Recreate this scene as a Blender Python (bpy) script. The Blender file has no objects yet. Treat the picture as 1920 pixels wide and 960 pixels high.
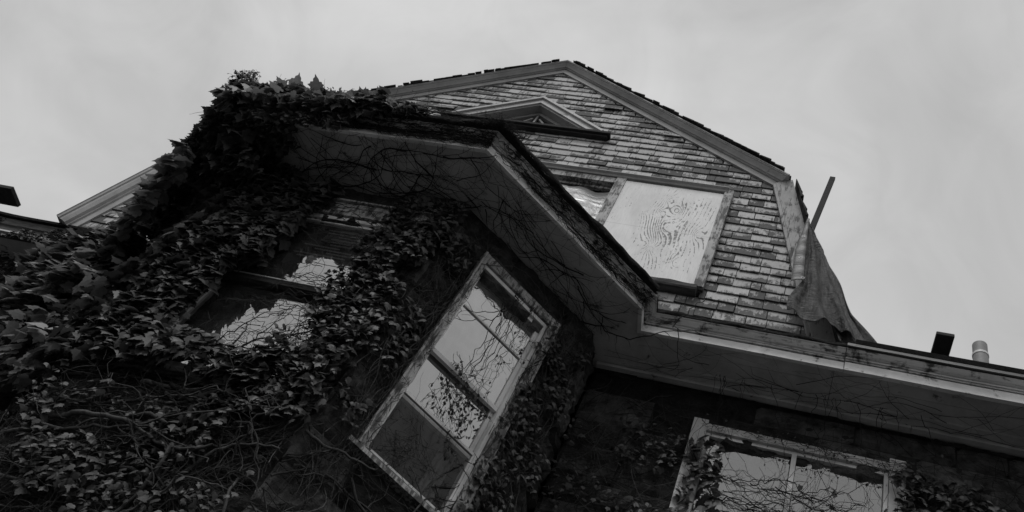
import bpy, math, random
from mathutils import Vector, noise

C = bpy.context.scene.collection
R_ = math.radians

# ------------------------------------------------------------------ camera, world, sun
cam_d = bpy.data.cameras.new("camera"); cam = bpy.data.objects.new("camera", cam_d); C.objects.link(cam)
cam_d.sensor_fit = 'HORIZONTAL'; cam_d.sensor_width = 36.0
cam_d.lens = 36.0 * 1704.82 / 1920.0
cam_d.clip_start = 0.05; cam_d.clip_end = 3000
bpy.context.scene.camera = cam
def cam_matrix(yaw, pitch, roll):
    from mathutils import Matrix
    cy, sy, cp, sp = math.cos(yaw), math.sin(yaw), math.cos(pitch), math.sin(pitch)
    f = Vector((-sy*cp, cy*cp, sp)); r = Vector((cy, sy, 0)); u = r.cross(f)
    r2 = r*math.cos(roll)+u*math.sin(roll); u2 = -r*math.sin(roll)+u*math.cos(roll)
    m = Matrix.Identity(4)
    for i in range(3):
        m[i][0] = r2[i]; m[i][1] = u2[i]; m[i][2] = -f[i]
    return m
cam.matrix_world = cam_matrix(0.499907, 0.873639, 0.567627)   # eye at the origin, ground 1.6 below

SUN_EL, SUN_AZ = R_(62), R_(197)          # azimuth clockwise from +Y; light comes from the front-left
w = bpy.data.worlds.new("World"); bpy.context.scene.world = w; w.use_nodes = True
nt = w.node_tree; nt.nodes.clear()
def N(t, kind, **kw):
    n = t.nodes.new(kind)
    for k, v in kw.items():
        if k.startswith('i_'):
            n.inputs[k[2:].replace('_', ' ')].default_value = v
        else: setattr(n, k, v)
    return n
def L(t, a, b): t.links.new(a, b)
sky = N(nt, 'ShaderNodeTexSky', sky_type='NISHITA', sun_disc=False)
sky.sun_elevation = SUN_EL; sky.sun_rotation = SUN_AZ; sky.dust_density = 4.0; sky.air_density = 1.0
bw = N(nt, 'ShaderNodeRGBToBW'); L(nt, sky.outputs[0], bw.inputs[0])
clampn = N(nt, 'ShaderNodeMath', operation='MINIMUM'); clampn.inputs[1].default_value = 9.0
L(nt, bw.outputs[0], clampn.inputs[0])
tc = N(nt, 'ShaderNodeTexCoord')
nz = N(nt, 'ShaderNodeTexNoise'); nz.inputs['Scale'].default_value = 1.9; nz.inputs['Detail'].default_value = 5
nz.inputs['Distortion'].default_value = 0.7; nz.inputs['Roughness'].default_value = 0.5
shf = N(nt, 'ShaderNodeMapping'); shf.inputs['Location'].default_value = (-8.49, 6.04, -1.21); L(nt, tc.outputs['Generated'], shf.inputs['Vector']); L(nt, shf.outputs[0], nz.inputs['Vector'])
mr = N(nt, 'ShaderNodeMapRange'); mr.inputs['From Min'].default_value = .3; mr.inputs['From Max'].default_value = .7
mr.inputs['To Min'].default_value = 4.35; mr.inputs['To Max'].default_value = 6.6
L(nt, nz.outputs[0], mr.inputs['Value'])
nf = N(nt, 'ShaderNodeTexNoise'); nf.inputs['Scale'].default_value = 7.5; nf.inputs['Detail'].default_value = 6; nf.inputs['Roughness'].default_value = .55; nf.inputs['Distortion'].default_value = 1.2
L(nt, shf.outputs[0], nf.inputs['Vector'])
mf = N(nt, 'ShaderNodeMapRange'); mf.inputs['From Min'].default_value = .3; mf.inputs['From Max'].default_value = .7; mf.inputs['To Min'].default_value = .93; mf.inputs['To Max'].default_value = 1.07
L(nt, nf.outputs[0], mf.inputs['Value'])
mm_ = N(nt, 'ShaderNodeMath', operation='MULTIPLY'); L(nt, mr.outputs[0], mm_.inputs[0]); L(nt, mf.outputs[0], mm_.inputs[1])
mixs = N(nt, 'ShaderNodeMix', data_type='FLOAT'); mixs.inputs[0].default_value = 0.85
L(nt, clampn.outputs[0], mixs.inputs[2]); L(nt, mm_.outputs[0], mixs.inputs[3])
bg = N(nt, 'ShaderNodeBackground'); bg.inputs['Strength'].default_value = 0.1
L(nt, mixs.outputs[0], bg.inputs['Color'])
wo = N(nt, 'ShaderNodeOutputWorld'); L(nt, bg.outputs[0], wo.inputs['Surface'])

sd = bpy.data.lights.new("sun", 'SUN'); sd.energy = 1.5; sd.angle = R_(22); sd.color = (1, 1, 1)
so = bpy.data.objects.new("sun", sd); C.objects.link(so)
sdir = Vector((math.sin(SUN_AZ)*math.cos(SUN_EL), math.cos(SUN_AZ)*math.cos(SUN_EL), math.sin(SUN_EL)))
so.rotation_euler = (-sdir).to_track_quat('-Z', 'Y').to_euler()
vs = bpy.context.scene.view_settings
vs.view_transform = 'Standard'; vs.look = 'None'; vs.gamma = 1; vs.exposure = 0.12; vs.use_curve_mapping = False

# ------------------------------------------------------------------ materials
def new_mat(name):
    m = bpy.data.materials.new(name); m.use_nodes = True; t = m.node_tree; t.nodes.clear()
    out = N(t, 'ShaderNodeOutputMaterial'); b = N(t, 'ShaderNodeBsdfPrincipled')
    L(t, b.outputs[0], out.inputs['Surface']); return m, t, b, out
def pos(t, scale=(1, 1, 1), rot=(0, 0, 0)):
    g = N(t, 'ShaderNodeNewGeometry'); mp = N(t, 'ShaderNodeMapping')
    mp.inputs['Scale'].default_value = scale; mp.inputs['Rotation'].default_value = rot
    L(t, g.outputs['Position'], mp.inputs['Vector']); return mp.outputs[0]
def noise_n(t, vec, scale, detail=6, rough=.6, dist=0):
    n = N(t, 'ShaderNodeTexNoise'); n.inputs['Scale'].default_value = scale; n.inputs['Detail'].default_value = detail
    n.inputs['Roughness'].default_value = rough; n.inputs['Distortion'].default_value = dist
    L(t, vec, n.inputs['Vector']); return n.outputs[0]
def ramp(t, fac, stops):
    r = N(t, 'ShaderNodeValToRGB'); e = r.color_ramp.elements
    while len(e) < len(stops): e.new(0.5)
    for i, (p, v) in enumerate(stops):
        e[i].position = p; e[i].color = (v, v, v, 1)
    L(t, fac, r.inputs[0]); return r.outputs[0]
def math_n(t, op, a, b=None, c=None, clamp=False):
    n = N(t, 'ShaderNodeMath', operation=op); n.use_clamp = clamp
    for i, x in enumerate((a, b, c)):
        if x is None: continue
        if isinstance(x, (int, float)): n.inputs[i].default_value = x
        else: L(t, x, n.inputs[i])
    return n.outputs[0]
def mixv(t, fac, a, b):
    n = N(t, 'ShaderNodeMix', data_type='FLOAT')
    for i, x in ((0, fac), (2, a), (3, b)):
        if isinstance(x, (int, float)): n.inputs[i].default_value = x
        else: L(t, x, n.inputs[i])
    return n.outputs[0]
def bump(t, b, h, strength=.5, dist=.01):
    n = N(t, 'ShaderNodeBump'); n.inputs['Strength'].default_value = strength; n.inputs['Distance'].default_value = dist
    L(t, h, n.inputs['Height']); L(t, n.outputs[0], b.inputs['Normal'])
def rnd_attr(t, name='rnd'):
    a = N(t, 'ShaderNodeAttribute'); a.attribute_name = name; return a.outputs['Fac']
def setc(b, v, rough=.8, spec=.3):
    if isinstance(v, (int, float)): b.inputs['Base Color'].default_value = (v, v, v, 1)
    b.inputs['Roughness'].default_value = rough; b.inputs['Specular IOR Level'].default_value = spec

def mat_shingle(name, paint=.55, wood=.12, bias=0.0):
    """white paint worn off grey wood, worn in streaks along the grain (vertical), more on some shingles"""
    m, t, b, o = new_mat(name); setc(b, 0, .85, .2)
    r = rnd_attr(t)
    off = N(t, 'ShaderNodeCombineXYZ'); L(t, math_n(t, 'MULTIPLY', r, 37.0), off.inputs[0]); L(t, math_n(t, 'MULTIPLY', r, 11.0), off.inputs[2])
    def shifted(scale):
        p = pos(t, scale); a = N(t, 'ShaderNodeVectorMath', operation='ADD'); L(t, p, a.inputs[0]); L(t, off.outputs[0], a.inputs[1]); return a.outputs[0]
    big = noise_n(t, pos(t, (1, 1, 1)), 1.6, 4, .6, .4)
    streak = noise_n(t, shifted((34, 20, 8)), 1.0, 8, .75)
    blotch = noise_n(t, shifted((12, 12, 12)), 1.0, 8, .72, .5)
    v = math_n(t, 'ADD', math_n(t, 'MULTIPLY', streak, .62), math_n(t, 'MULTIPLY', blotch, .70))
    v = math_n(t, 'ADD', v, math_n(t, 'MULTIPLY', math_n(t, 'SUBTRACT', r, .5), .20))
    v = math_n(t, 'ADD', v, math_n(t, 'MULTIPLY', math_n(t, 'SUBTRACT', big, .5), .9))
    sepz = N(t, 'ShaderNodeSeparateXYZ'); gg = N(t, 'ShaderNodeNewGeometry'); L(t, gg.outputs['Position'], sepz.inputs[0])
    fr_ = math_n(t, 'FRACT', math_n(t, 'DIVIDE', math_n(t, 'SUBTRACT', sepz.outputs[2], 5.61), .125))
    v = math_n(t, 'ADD', v, math_n(t, 'MULTIPLY', math_n(t, 'SUBTRACT', fr_, .45), .20))   # weather wears the butts first
    v = math_n(t, 'ADD', v, bias)
    mask = ramp(t, v, [(.600, 0), (.625, .75), (.70, 1)])
    fine = noise_n(t, pos(t, (90, 40, 12)), 1.0, 4, .6)
    pcol = math_n(t, 'MULTIPLY', mixv(t, fine, paint*.7, paint*1.2), mixv(t, r, .82, 1.1))
    wcol = math_n(t, 'MULTIPLY', mixv(t, fine, wood*.5, wood*1.6), mixv(t, r, .7, 1.3))
    col = mixv(t, mask, wcol, pcol)
    c = N(t, 'ShaderNodeCombineColor'); [L(t, col, c.inputs[i]) for i in range(3)]
    L(t, c.outputs[0], b.inputs['Base Color'])
    bump(t, b, math_n(t, 'ADD', math_n(t, 'MULTIPLY', mask, .5), fine), .5, .006)
    return m

def mat_peel(name, paint=.6, wood=.12, thr=.42, grain=(30, 30, 3), crack=.3, rough=.7, soft=.05, scale=1.0):
    """painted timber: paint with cracks along its grain and patches flaked off"""
    m, t, b, o = new_mat(name); setc(b, 0, rough, .25)
    g = noise_n(t, pos(t, tuple(x*scale for x in grain)), 1.0, 8, .7, .3)
    bl = noise_n(t, pos(t, (5*scale,)*3), 1.0, 7, .7, .6)
    v = math_n(t, 'ADD', math_n(t, 'MULTIPLY', g, crack), math_n(t, 'MULTIPLY', bl, 1-crack))
    mask = ramp(t, v, [(thr-soft, 0), (thr+soft*.4, 1)])
    dirt = noise_n(t, pos(t, (2.2, 2.2, 2.2)), 1.0, 5, .65, .3)
    gd = noise_n(t, pos(t, tuple(x*3*scale for x in grain)), 1.0, 3, .6)
    pc = math_n(t, 'MULTIPLY', mixv(t, ramp(t, dirt, [(.3, 0), (.65, 1)]), paint*.62, paint), mixv(t, gd, .82, 1.1))
    wc = mixv(t, g, wood*.4, wood*1.6)
    col = mixv(t, mask, wc, pc)
    c = N(t, 'ShaderNodeCombineColor'); [L(t, col, c.inputs[i]) for i in range(3)]
    L(t, c.outputs[0], b.inputs['Base Color'])
    bump(t, b, math_n(t, 'ADD', mask, math_n(t, 'MULTIPLY', gd, .6)), .5, .004)
    return m

def mat_simple(name, v, var=.4, sc=12, rough=.85, spec=.2, stretch=(1, 1, 1), bmp=.4, bd=.01, usernd=0):
    m, t, b, o = new_mat(name); setc(b, 0, rough, spec)
    n = noise_n(t, pos(t, stretch), sc, 7, .65, .2)
    col = mixv(t, ramp(t, n, [(.28, 0), (.72, 1)]), v*(1-var), v*(1+var))
    if usernd: col = math_n(t, 'MULTIPLY', col, mixv(t, rnd_attr(t), 1-usernd, 1+usernd))
    c = N(t, 'ShaderNodeCombineColor'); [L(t, col, c.inputs[i]) for i in range(3)]
    L(t, c.outputs[0], b.inputs['Base Color'])
    bump(t, b, n, bmp, bd)
    return m

def mat_leaf(name, v):
    m, t, b, o = new_mat(name); setc(b, 0, .5, .35)
    r = rnd_attr(t)
    n = noise_n(t, pos(t), 60, 4, .6)
    col = math_n(t, 'MULTIPLY', mixv(t, r, v*.4, v*1.8), mixv(t, n, .6, 1.35))
    c = N(t, 'ShaderNodeCombineColor'); [L(t, col, c.inputs[i]) for i in range(3)]
    L(t, c.outputs[0], b.inputs['Base Color'])
    tr = N(t, 'ShaderNodeBsdfTranslucent'); L(t, c.outputs[0], tr.inputs['Color'])
    mx = N(t, 'ShaderNodeMixShader'); mx.inputs[0].default_value = .3
    L(t, b.outputs[0], mx.inputs[1]); L(t, tr.outputs[0], mx.inputs[2]); L(t, mx.outputs[0], o.inputs['Surface'])
    bump(t, b, n, .3, .003)
    return m

def mat_glass(name, refl=.36, tint=.75, wav=.0008):
    m, t, b, o = new_mat(name)
    t.nodes.remove(b)
    g = N(t, 'ShaderNodeBsdfGlossy'); g.inputs['Roughness'].default_value = .012; g.inputs['Color'].default_value = (.92, .92, .92, 1)
    tr = N(t, 'ShaderNodeBsdfTransparent'); tr.inputs['Color'].default_value = (tint, tint, tint, 1)
    df = N(t, 'ShaderNodeBsdfDiffuse'); df.inputs['Color'].default_value = (.3, .3, .3, 1)
    n = noise_n(t, pos(t), 3.5, 2, .5)
    bp = N(t, 'ShaderNodeBump'); bp.inputs['Strength'].default_value = .6; bp.inputs['Distance'].default_value = wav*8
    L(t, n, bp.inputs['Height']); L(t, bp.outputs[0], g.inputs['Normal'])
    mx = N(t, 'ShaderNodeMixShader'); mx.inputs[0].default_value = refl
    L(t, tr.outputs[0], mx.inputs[1]); L(t, g.outputs[0], mx.inputs[2])
    mx2 = N(t, 'ShaderNodeMixShader')      # thin grime film
    gr = noise_n(t, pos(t, (4, 4, 1.2)), 2.0, 6, .7)
    L(t, ramp(t, gr, [(.35, .03), (.8, .16)]), mx2.inputs[0])
    L(t, mx.outputs[0], mx2.inputs[1]); L(t, df.outputs[0], mx2.inputs[2]); L(t, mx2.outputs[0], o.inputs['Surface'])
    return m

def mat_plywood(name):
    """white-washed plywood sheet, paint lifted along the wild grain round its knots"""
    m, t, b, o = new_mat(name); setc(b, 0, .75, .2)
    p = pos(t, (1, 1, 1))
    sep = N(t, 'ShaderNodeSeparateXYZ'); L(t, p, sep.inputs[0])
    X, Z = sep.outputs[0], sep.outputs[2]
    field = math_n(t, 'MULTIPLY', X, 13.0)
    # knots bend the grain lines
    knots = [(-1.33, 7.20, .10, 2.2), (-1.41, 7.42, .045, 1.6), (-1.27, 7.49, .05, -1.6), (-1.37, 7.66, .05, 1.5), (-1.01, 7.14, .05, 1.6), (-1.42, 6.85, .06, -1.7), (-1.34, 6.78, .05, 1.5), (-1.12, 6.63, .05, 1.4), (-1.79, 7.18, .05, 1.3), (-1.54, 7.42, .045, 1.3), (-1.52, 6.62, .06, 1.4)]
    dist_w = noise_n(t, pos(t, (5, 5, 3)), 1.0, 3, .5)
    for kx, kz, s, a in knots:
        dx = math_n(t, 'DIVIDE', math_n(t, 'SUBTRACT', X, kx), s)
        dz = math_n(t, 'DIVIDE', math_n(t, 'SUBTRACT', Z, kz), s*1.9)
        d2 = math_n(t, 'ADD', math_n(t, 'MULTIPLY', dx, dx), math_n(t, 'MULTIPLY', dz, dz))
        g = math_n(t, 'DIVIDE', a, math_n(t, 'ADD', d2, 1.0))
        field = math_n(t, 'ADD', field, g)
    field = math_n(t, 'ADD', field, math_n(t, 'MULTIPLY', dist_w, .8))
    lines = math_n(t, 'SINE', math_n(t, 'MULTIPLY', field, 14.0))
    lines = math_n(t, 'ADD', math_n(t, 'MULTIPLY', lines, .75), math_n(t, 'MULTIPLY', math_n(t, 'SINE', math_n(t, 'MULTIPLY', field, 27.0)), .45))
    env = noise_n(t, pos(t, (5.0, 5, 4.0)), 1.0, 3, .55)
    # paint wear is strongest in the middle of the sheet
    ex = math_n(t, 'DIVIDE', math_n(t, 'SUBTRACT', X, -1.24), .30); ez = math_n(t, 'DIVIDE', math_n(t, 'SUBTRACT', Z, 7.15), .60)
    mid = math_n(t, 'SUBTRACT', 1.0, math_n(t, 'ADD', math_n(t, 'MULTIPLY', ex, ex), math_n(t, 'MULTIPLY', ez, ez)))
    mid = math_n(t, 'MAXIMUM', mid, -1.0)
    brk = noise_n(t, pos(t, (40, 40, 26)), 1.0, 7, .74)
    v = math_n(t, 'ADD', math_n(t, 'MULTIPLY', lines, .30), math_n(t, 'MULTIPLY', mid, .20))
    v = math_n(t, 'ADD', v, math_n(t, 'MULTIPLY', env, .8)); v = math_n(t, 'ADD', v, math_n(t, 'MULTIPLY', brk, 1.6))
    mask = math_n(t, 'MULTIPLY', math_n(t, 'SUBTRACT', v, 1.47), 9.0, clamp=True)
    fine = noise_n(t, pos(t, (70, 70, 8)), 1.0, 4, .6)
    seam = math_n(t, 'LESS_THAN', math_n(t, 'ABSOLUTE', math_n(t, 'SUBTRACT', Z, 7.12)), .003)
    col = mixv(t, mask, math_n(t, 'MULTIPLY', mixv(t, fine, .70, .96), mixv(t, ramp(t, noise_n(t, pos(t, (4, 4, 1.6)), 1.0, 7, .7, .5), [(.35, 0), (.62, 1)]), .82, 1.0)), mixv(t, fine, .16, .36))
    col = mixv(t, math_n(t, 'MULTIPLY', seam, .35), col, .2)
    c = N(t, 'ShaderNodeCombineColor'); [L(t, col, c.inputs[i]) for i in range(3)]
    L(t, c.outputs[0], b.inputs['Base Color'])
    bump(t, b, math_n(t, 'SUBTRACT', math_n(t, 'MULTIPLY', fine, .4), mask), .4, .003)
    return m

M = {}
M['shingle'] = mat_shingle('painted_shingles', paint=.47, bias=-.05)
M['trim'] = mat_peel('peeling_white_trim', .60, .10, .41)
M['trim_rake'] = mat_peel('weathered_rake_paint', .44, .12, .38, (4, 4, 4), .5)
M['board'] = mat_peel('worn_rake_board', .46, .06, .47, (35, 20, 5), .6)
M['casing'] = mat_peel('worn_window_casing', .46, .08, .50, (40, 40, 7), .55)
M['fascia'] = mat_peel('white_fascia_paint', .95, .06, .42, (5, 40, 40), .35)
M['crown'] = mat_peel('grey_crown_paint', .62, .05, .47, (5, 40, 40), .35)
M['crown_dark'] = mat_peel('bay_crown_paint', .58, .03, .47, (5, 40, 40), .35)  # bay crown, slightly darker than the main crown
M['soffit'] = mat_peel('dingy_soffit_paint', .64, .06, .40, (6, 6, 6), .3)
M['frame'] = mat_peel('white_sash_paint', .80, .15, .36, (40, 40, 5), .4)
M['darkwood'] = mat_simple('black_weathered_or_shaded_wood', .030, .5, 9, .9, .2, (1, 3, 8))
M['greywood'] = mat_simple('grey_weathered_wood', .09, .6, 9, .9, .2, (1, 3, 8))
M['rot'] = mat_simple('rotten_roof_edge', .018, .6, 30, .95, .1, bmp=.9, bd=.03)
M['roof'] = mat_simple('asphalt_shingles', .045, .5, 40, .95, .15, bmp=.8, bd=.01, usernd=.4)
M['stone'] = mat_simple('rough_dark_stone', .045, .85, 7, .95, .15, bmp=1.0, bd=.05, usernd=.6)
M['backing'] = mat_simple('dark_sheathing', .02, .4, 6)
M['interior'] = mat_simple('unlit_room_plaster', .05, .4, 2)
M['curtain'] = mat_simple('grey_curtain_cloth', .2, .2, 3, .9, .1, (10, 10, .6))
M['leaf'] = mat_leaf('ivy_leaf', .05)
M['leaf_pale_lit'] = mat_leaf('ivy_leaf_pale_lit', .17)  # paler leaves; on the bay roof the tone paints the light on them
M['leaf_small'] = mat_leaf('small_ivy_leaf', .058)
M['bark'] = mat_simple('vine_bark', .045, .6, 40, .9, .2, (1, 1, 1), .8, .006, usernd=.8)
M['bark_dark'] = mat_simple('dark_vine_bark', .022, .5, 40, .9, .2, (1, 1, 1), .8, .006, usernd=.4)
M['plank'] = mat_simple('rough_sawn_plank', .042, .4, 8, .9, .2, (2, 2, 10))
M['pipe'] = mat_simple('grey_vent_pipe', .24, .12, 14, .6, .3)
M['band'] = mat_simple('pale_metal_band', .6, .1, 14, .5, .4)
M['glass'] = mat_glass('window_glass', .56, .6)
M['glass_front'] = mat_glass('front_window_glass', .46, .5)
M['glass_right'] = mat_glass('right_window_glass', .28, .6)
M['glass_dark'] = mat_glass('attic_glass', .06, .5)
M['screen'] = mat_glass('insect_screen', .04, .55)
M['reflection_streaks'] = mat_simple('white_reflection_streak', .85, .1, 14, .5, .3)  # white of the sky streaks mirrored in the bay front window
M['plywood'] = mat_plywood('painted_plywood')
M['ground'] = mat_simple('damp_dark_soil', .055, .5, 1.5)
M['gutter_metal'] = mat_simple('dull_metal_strip', .10, .3, 8, .5, .5, (1, 8, 8))
# tarp: dark plastic cloth, shade in its folds put into the colour as streaks
m, t, b, o = new_mat('creased_tarp'); setc(b, 0, .55, .4)
n1 = noise_n(t, pos(t, (9, 9, 2.2)), 1.0, 7, .7, 1.6); n2 = noise_n(t, pos(t), 24, 5, .7, 1.0)
col = mixv(t, ramp(t, n1, [(.40, 0), (.60, 1)]), .014, .085)
c_ = N(t, 'ShaderNodeCombineColor'); [L(t, col, c_.inputs[i]) for i in range(3)]; L(t, c_.outputs[0], b.inputs['Base Color'])
cr = noise_n(t, pos(t, (3, 3, 9), (0, .4, 0)), 2.0, 6, .7, 2.5)
bump(t, b, math_n(t, 'ADD', math_n(t, 'MULTIPLY', cr, 1.6), n1), 1.0, .035); M['tarp'] = m
M['tarp_back'] = mat_simple('dark_tarp_back_layer', .028, .4, 6, .6, .4, (6, 6, 1.5), .8, .03)  # darker tone for the back layer of the tarp
M['hem'] = mat_simple('tarp_hem', .17, .2, 10, .55, .4, (1, 1, 5), .5, .02)
m, t, b, o = new_mat('cloudy_plastic_sheet'); setc(b, .35, .3, .6)
n1 = noise_n(t, pos(t, (3, 3, 10), (0, .5, 0)), 1.0, 5, .6, 2.0)
col = mixv(t, n1, .26, .62); c_ = N(t, 'ShaderNodeCombineColor'); [L(t, col, c_.inputs[i]) for i in range(3)]; L(t, c_.outputs[0], b.inputs['Base Color'])
bump(t, b, n1, .8, .03); M['plastic'] = m

# ------------------------------------------------------------------ mesh helpers
class MB:
    def __init__(s): s.v = []; s.f = []; s.r = []
    def add(s, vs, fs, rnd=.5):
        o = len(s.v); s.v += [tuple(p) for p in vs]
        for f in fs: s.f.append(tuple(i+o for i in f)); s.r.append(rnd)
    def box(s, x0, x1, y0, y1, z0, z1, rnd=.5):
        vs = [(x, y, z) for z in (z0, z1) for y in (y0, y1) for x in (x0, x1)]
        s.add(vs, [(0, 2, 3, 1), (4, 5, 7, 6), (0, 1, 5, 4), (2, 6, 7, 3), (0, 4, 6, 2), (1, 3, 7, 5)], rnd)
    def obox(s, o, U, V, W, rnd=.5):
        """box from corner o with edge vectors U, V, W"""
        o, U, V, W = map(Vector, (o, U, V, W))
        vs = [o+U*a+V*b_+W*c for c in (0, 1) for b_ in (0, 1) for a in (0, 1)]
        s.add(vs, [(0, 2, 3, 1), (4, 5, 7, 6), (0, 1, 5, 4), (2, 6, 7, 3), (0, 4, 6, 2), (1, 3, 7, 5)], rnd)
    def hexa(s, a, b, rnd=.5):
        """two quads a (front) and b (back), 4 points each in matching order"""
        s.add(list(a)+list(b), [(0, 1, 2, 3), (7, 6, 5, 4), (0, 4, 5, 1), (1, 5, 6, 2), (2, 6, 7, 3), (3, 7, 4, 0)], rnd)
    def sweep(s, rows, rnd=.5, closed=False):
        """rows: list of point lists, bridged"""
        n = len(rows[0]); o = len(s.v)
        for r in rows: s.v += [tuple(p) for p in r]
        for i in range(len(rows)-1):
            for j in range(n-1 if not closed else n):
                k = (j+1) % n
                s.f.append((o+i*n+j, o+i*n+k, o+(i+1)*n+k, o+(i+1)*n+j)); s.r.append(rnd)
    def tube(s, pts, rad, sides=4, rnd=.5):
        if len(pts) < 2: return
        pts = [Vector(p) for p in pts]; o = len(s.v); n = len(pts)
        for i, p in enumerate(pts):
            d = (pts[min(i+1, n-1)]-pts[max(i-1, 0)])
            if d.length < 1e-7: d = Vector((0, 0, 1))
            d.normalize()
            ref = Vector((.31, .52, .79)) if abs(d.dot(Vector((.31, .52, .79)))) < .93 else Vector((.9, -.3, .1))
            a = d.cross(ref).normalized(); b_ = d.cross(a)
            r = rad[i] if isinstance(rad, (list, tuple)) else rad
            for k in range(sides):
                th = 2*math.pi*k/sides
                s.v.append(tuple(p+a*(math.cos(th)*r)+b_*(math.sin(th)*r)))
        for i in range(n-1):
            for k in range(sides):
                k2 = (k+1) % sides
                s.f.append((o+i*sides+k, o+i*sides+k2, o+(i+1)*sides+k2, o+(i+1)*sides+k)); s.r.append(rnd)
        s.f.append(tuple(o+k for k in range(sides))); s.r.append(rnd)
        s.f.append(tuple(o+(n-1)*sides+k for k in reversed(range(sides)))); s.r.append(rnd)
    def build(s, name, mat, parent=None, smooth=False, origin=None, label=None):
        me = bpy.data.meshes.new(name)
        vs_ = s.v
        if origin is not None: vs_ = [(a-origin[0], b-origin[1], c-origin[2]) for a, b, c in s.v]
        me.from_pydata(vs_, [], s.f)
        at = me.attributes.new('rnd', 'FLOAT', 'FACE'); at.data.foreach_set('value', s.r)
        me.materials.append(mat)
        if smooth: me.polygons.foreach_set('use_smooth', [True]*len(me.polygons))
        me.update()
        ob = bpy.data.objects.new(name, me); C.objects.link(ob)
        if parent is not None: ob.parent = parent
        if label: ob['label'] = label
        return ob
def empty(name, label=None, cat=None, group=None, parent=None):
    o_ = bpy.data.objects.new(name, None); C.objects.link(o_)
    if label and cat: o_['label'] = label; o_['category'] = cat
    elif label: o_['label'] = label
    if group: o_['group'] = group
    if parent is not None: o_.parent = parent
    return o_
def tag(o_, label, cat, group=None):
    o_['label'] = label; o_['category'] = cat
    if group: o_['group'] = group
    return o_
def nz3(x, y, z): return noise.noise(Vector((x, y, z)))

# ------------------------------------------------------------------ dimensions
ZG = -1.6
CX = -3.37                       # centre line of the bay and the gable
YG = 4.70                        # gable wall plane
YW = 5.02                        # lower main wall plane
YF = 4.54                        # main fascia plane
ZS = 5.5                         # underside of the eaves
BAYF = 3.65                      # front wall of the bay
bay_wall = [(-5.22, 5.02), (-5.22, 4.65), (-4.22, 3.65), (-2.52, 3.65), (-1.52, 4.65), (-1.52, 5.02)]
bay_soff = [(-5.59, 4.54), (-5.59, 4.33), (-4.38, 3.12), (-2.36, 3.12), (-1.15, 4.33), (-1.15, 4.54)]
APX = (-3.36, 10.48); BR = (-.46, 8.30); BL = (-6.26, 8.30)
LR = lambda z: BR[0]+.235*(BR[1]-z)
LL = lambda z: BL[0]-.235*(BL[1]-z)
def gx(z):
    """left and right limit of the gable wall at height z"""
    if z >= APX[1]: return APX[0], APX[0]
    if z > BR[1]:
        k = (z-BR[1])/(APX[1]-BR[1]); return BL[0]+(APX[0]-BL[0])*k, BR[0]+(APX[0]-BR[0])*k
    return LL(z), LR(z)

# ground
g = MB(); S = 1500
g.add([(-S, -S, ZG), (S, -S, ZG), (S, S, ZG), (-S, S, ZG)], [(0, 1, 2, 3)])
gr = g.build('ground', M['ground']); gr['kind'] = 'structure'

house = empty('abandoned_house', 'old derelict house with a shingled gambrel gable and ivy-grown bay', 'house')
house.location = (0, 0, 0)
rng = random.Random(7)

# ------------------------------------------------------------------ gable shingles
def sub_intervals(a, b, holes):
    out = [(a, b)]
    for h0, h1 in holes:
        nx = []
        for s_, e_ in out:
            if h1 <= s_ or h0 >= e_: nx.append((s_, e_)); continue
            if h0 > s_: nx.append((s_, h0))
            if h1 < e_: nx.append((h1, e_))
        out = nx
    return out
WIN = (-3.90, -.83, 6.27, 8.02)                # double opening under one drip cap
def ped(z):                                    # attic window opening
    if z < 8.86 or z > 9.60: return None
    k = (z-8.86)/(9.60-8.86); return (-4.30+(.97)*k, -2.36-(.97)*k)
sh = MB(); bk = MB()
EXP = .125
z = 5.62; row = 0
while z < 10.47:
    zt = z+EXP
    xl0, xr0 = gx(z); xl1, xr1 = gx(min(zt, 10.47))
    holes = []
    if zt > WIN[2]+.02 and z+.05 < WIN[3]: holes.append((WIN[0], WIN[1]))
    p = ped(z+EXP*.4)
    if p: holes.append(p)
    for a, b_ in sub_intervals(xl0, xr0, holes):
        bk.box(a, b_, YG+.012, YG+.05, z, zt+.001)
    for a, b_ in sub_intervals(min(xl0, xl1), max(xr0, xr1), holes):
        x = a - rng.random()*.1
        sag = 0
        while x < b_:
            wd = rng.choice((.10, .13, .16, .2, .24, .28))*rng.uniform(.85, 1.15)
            gp = rng.uniform(.0015, .0045); x0, x1 = max(x+gp, a), min(x+wd-gp, b_)
            x += wd
            if x1-x0 < .015: continue
            c0, c1 = (max(x0, xl0), min(x1, xr0)), (max(x0, xl1), min(x1, xr1))
            if c0[0] > c0[1]: c0 = ((x0+x1)/2,)*2 if z < 8.3 else c0
            if c0[1]-c0[0] < .005: continue
            if c1[0] > c1[1]:
                mm = c0[0] if c0[0] > APX[0] else c0[1]; c1 = (mm, mm+.001)
            dz = rng.gauss(0, .005)+.006*nz3(x*.8, row*.9, 0); ty = rng.uniform(.014, .023)
            if rng.random() < .012: dz -= .03; ty += .02
            if rng.random() < .0012: continue
            e0 = rng.gauss(0, .002)
            zb0, zb1 = z+dz+e0, z+dz-e0
            fr = [(c0[0], YG-ty, zb0), (c0[1], YG-ty*rng.uniform(.85, 1.15), zb1), (c1[1], YG-.004, zt+.012), (c1[0], YG-.004, zt+.012)]
            th = .012
            bk_ = [(a_[0], min(a_[1]+th, YG+.008), a_[2]) for a_ in fr]
            sh.hexa(fr, bk_, rng.random())
    z = zt; row += 1
sh.build('gable_shingles', M['shingle'], house, label='grey-white wooden shingles with flaking paint')
bk.build('gable_sheathing', M['backing'], house)

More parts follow.
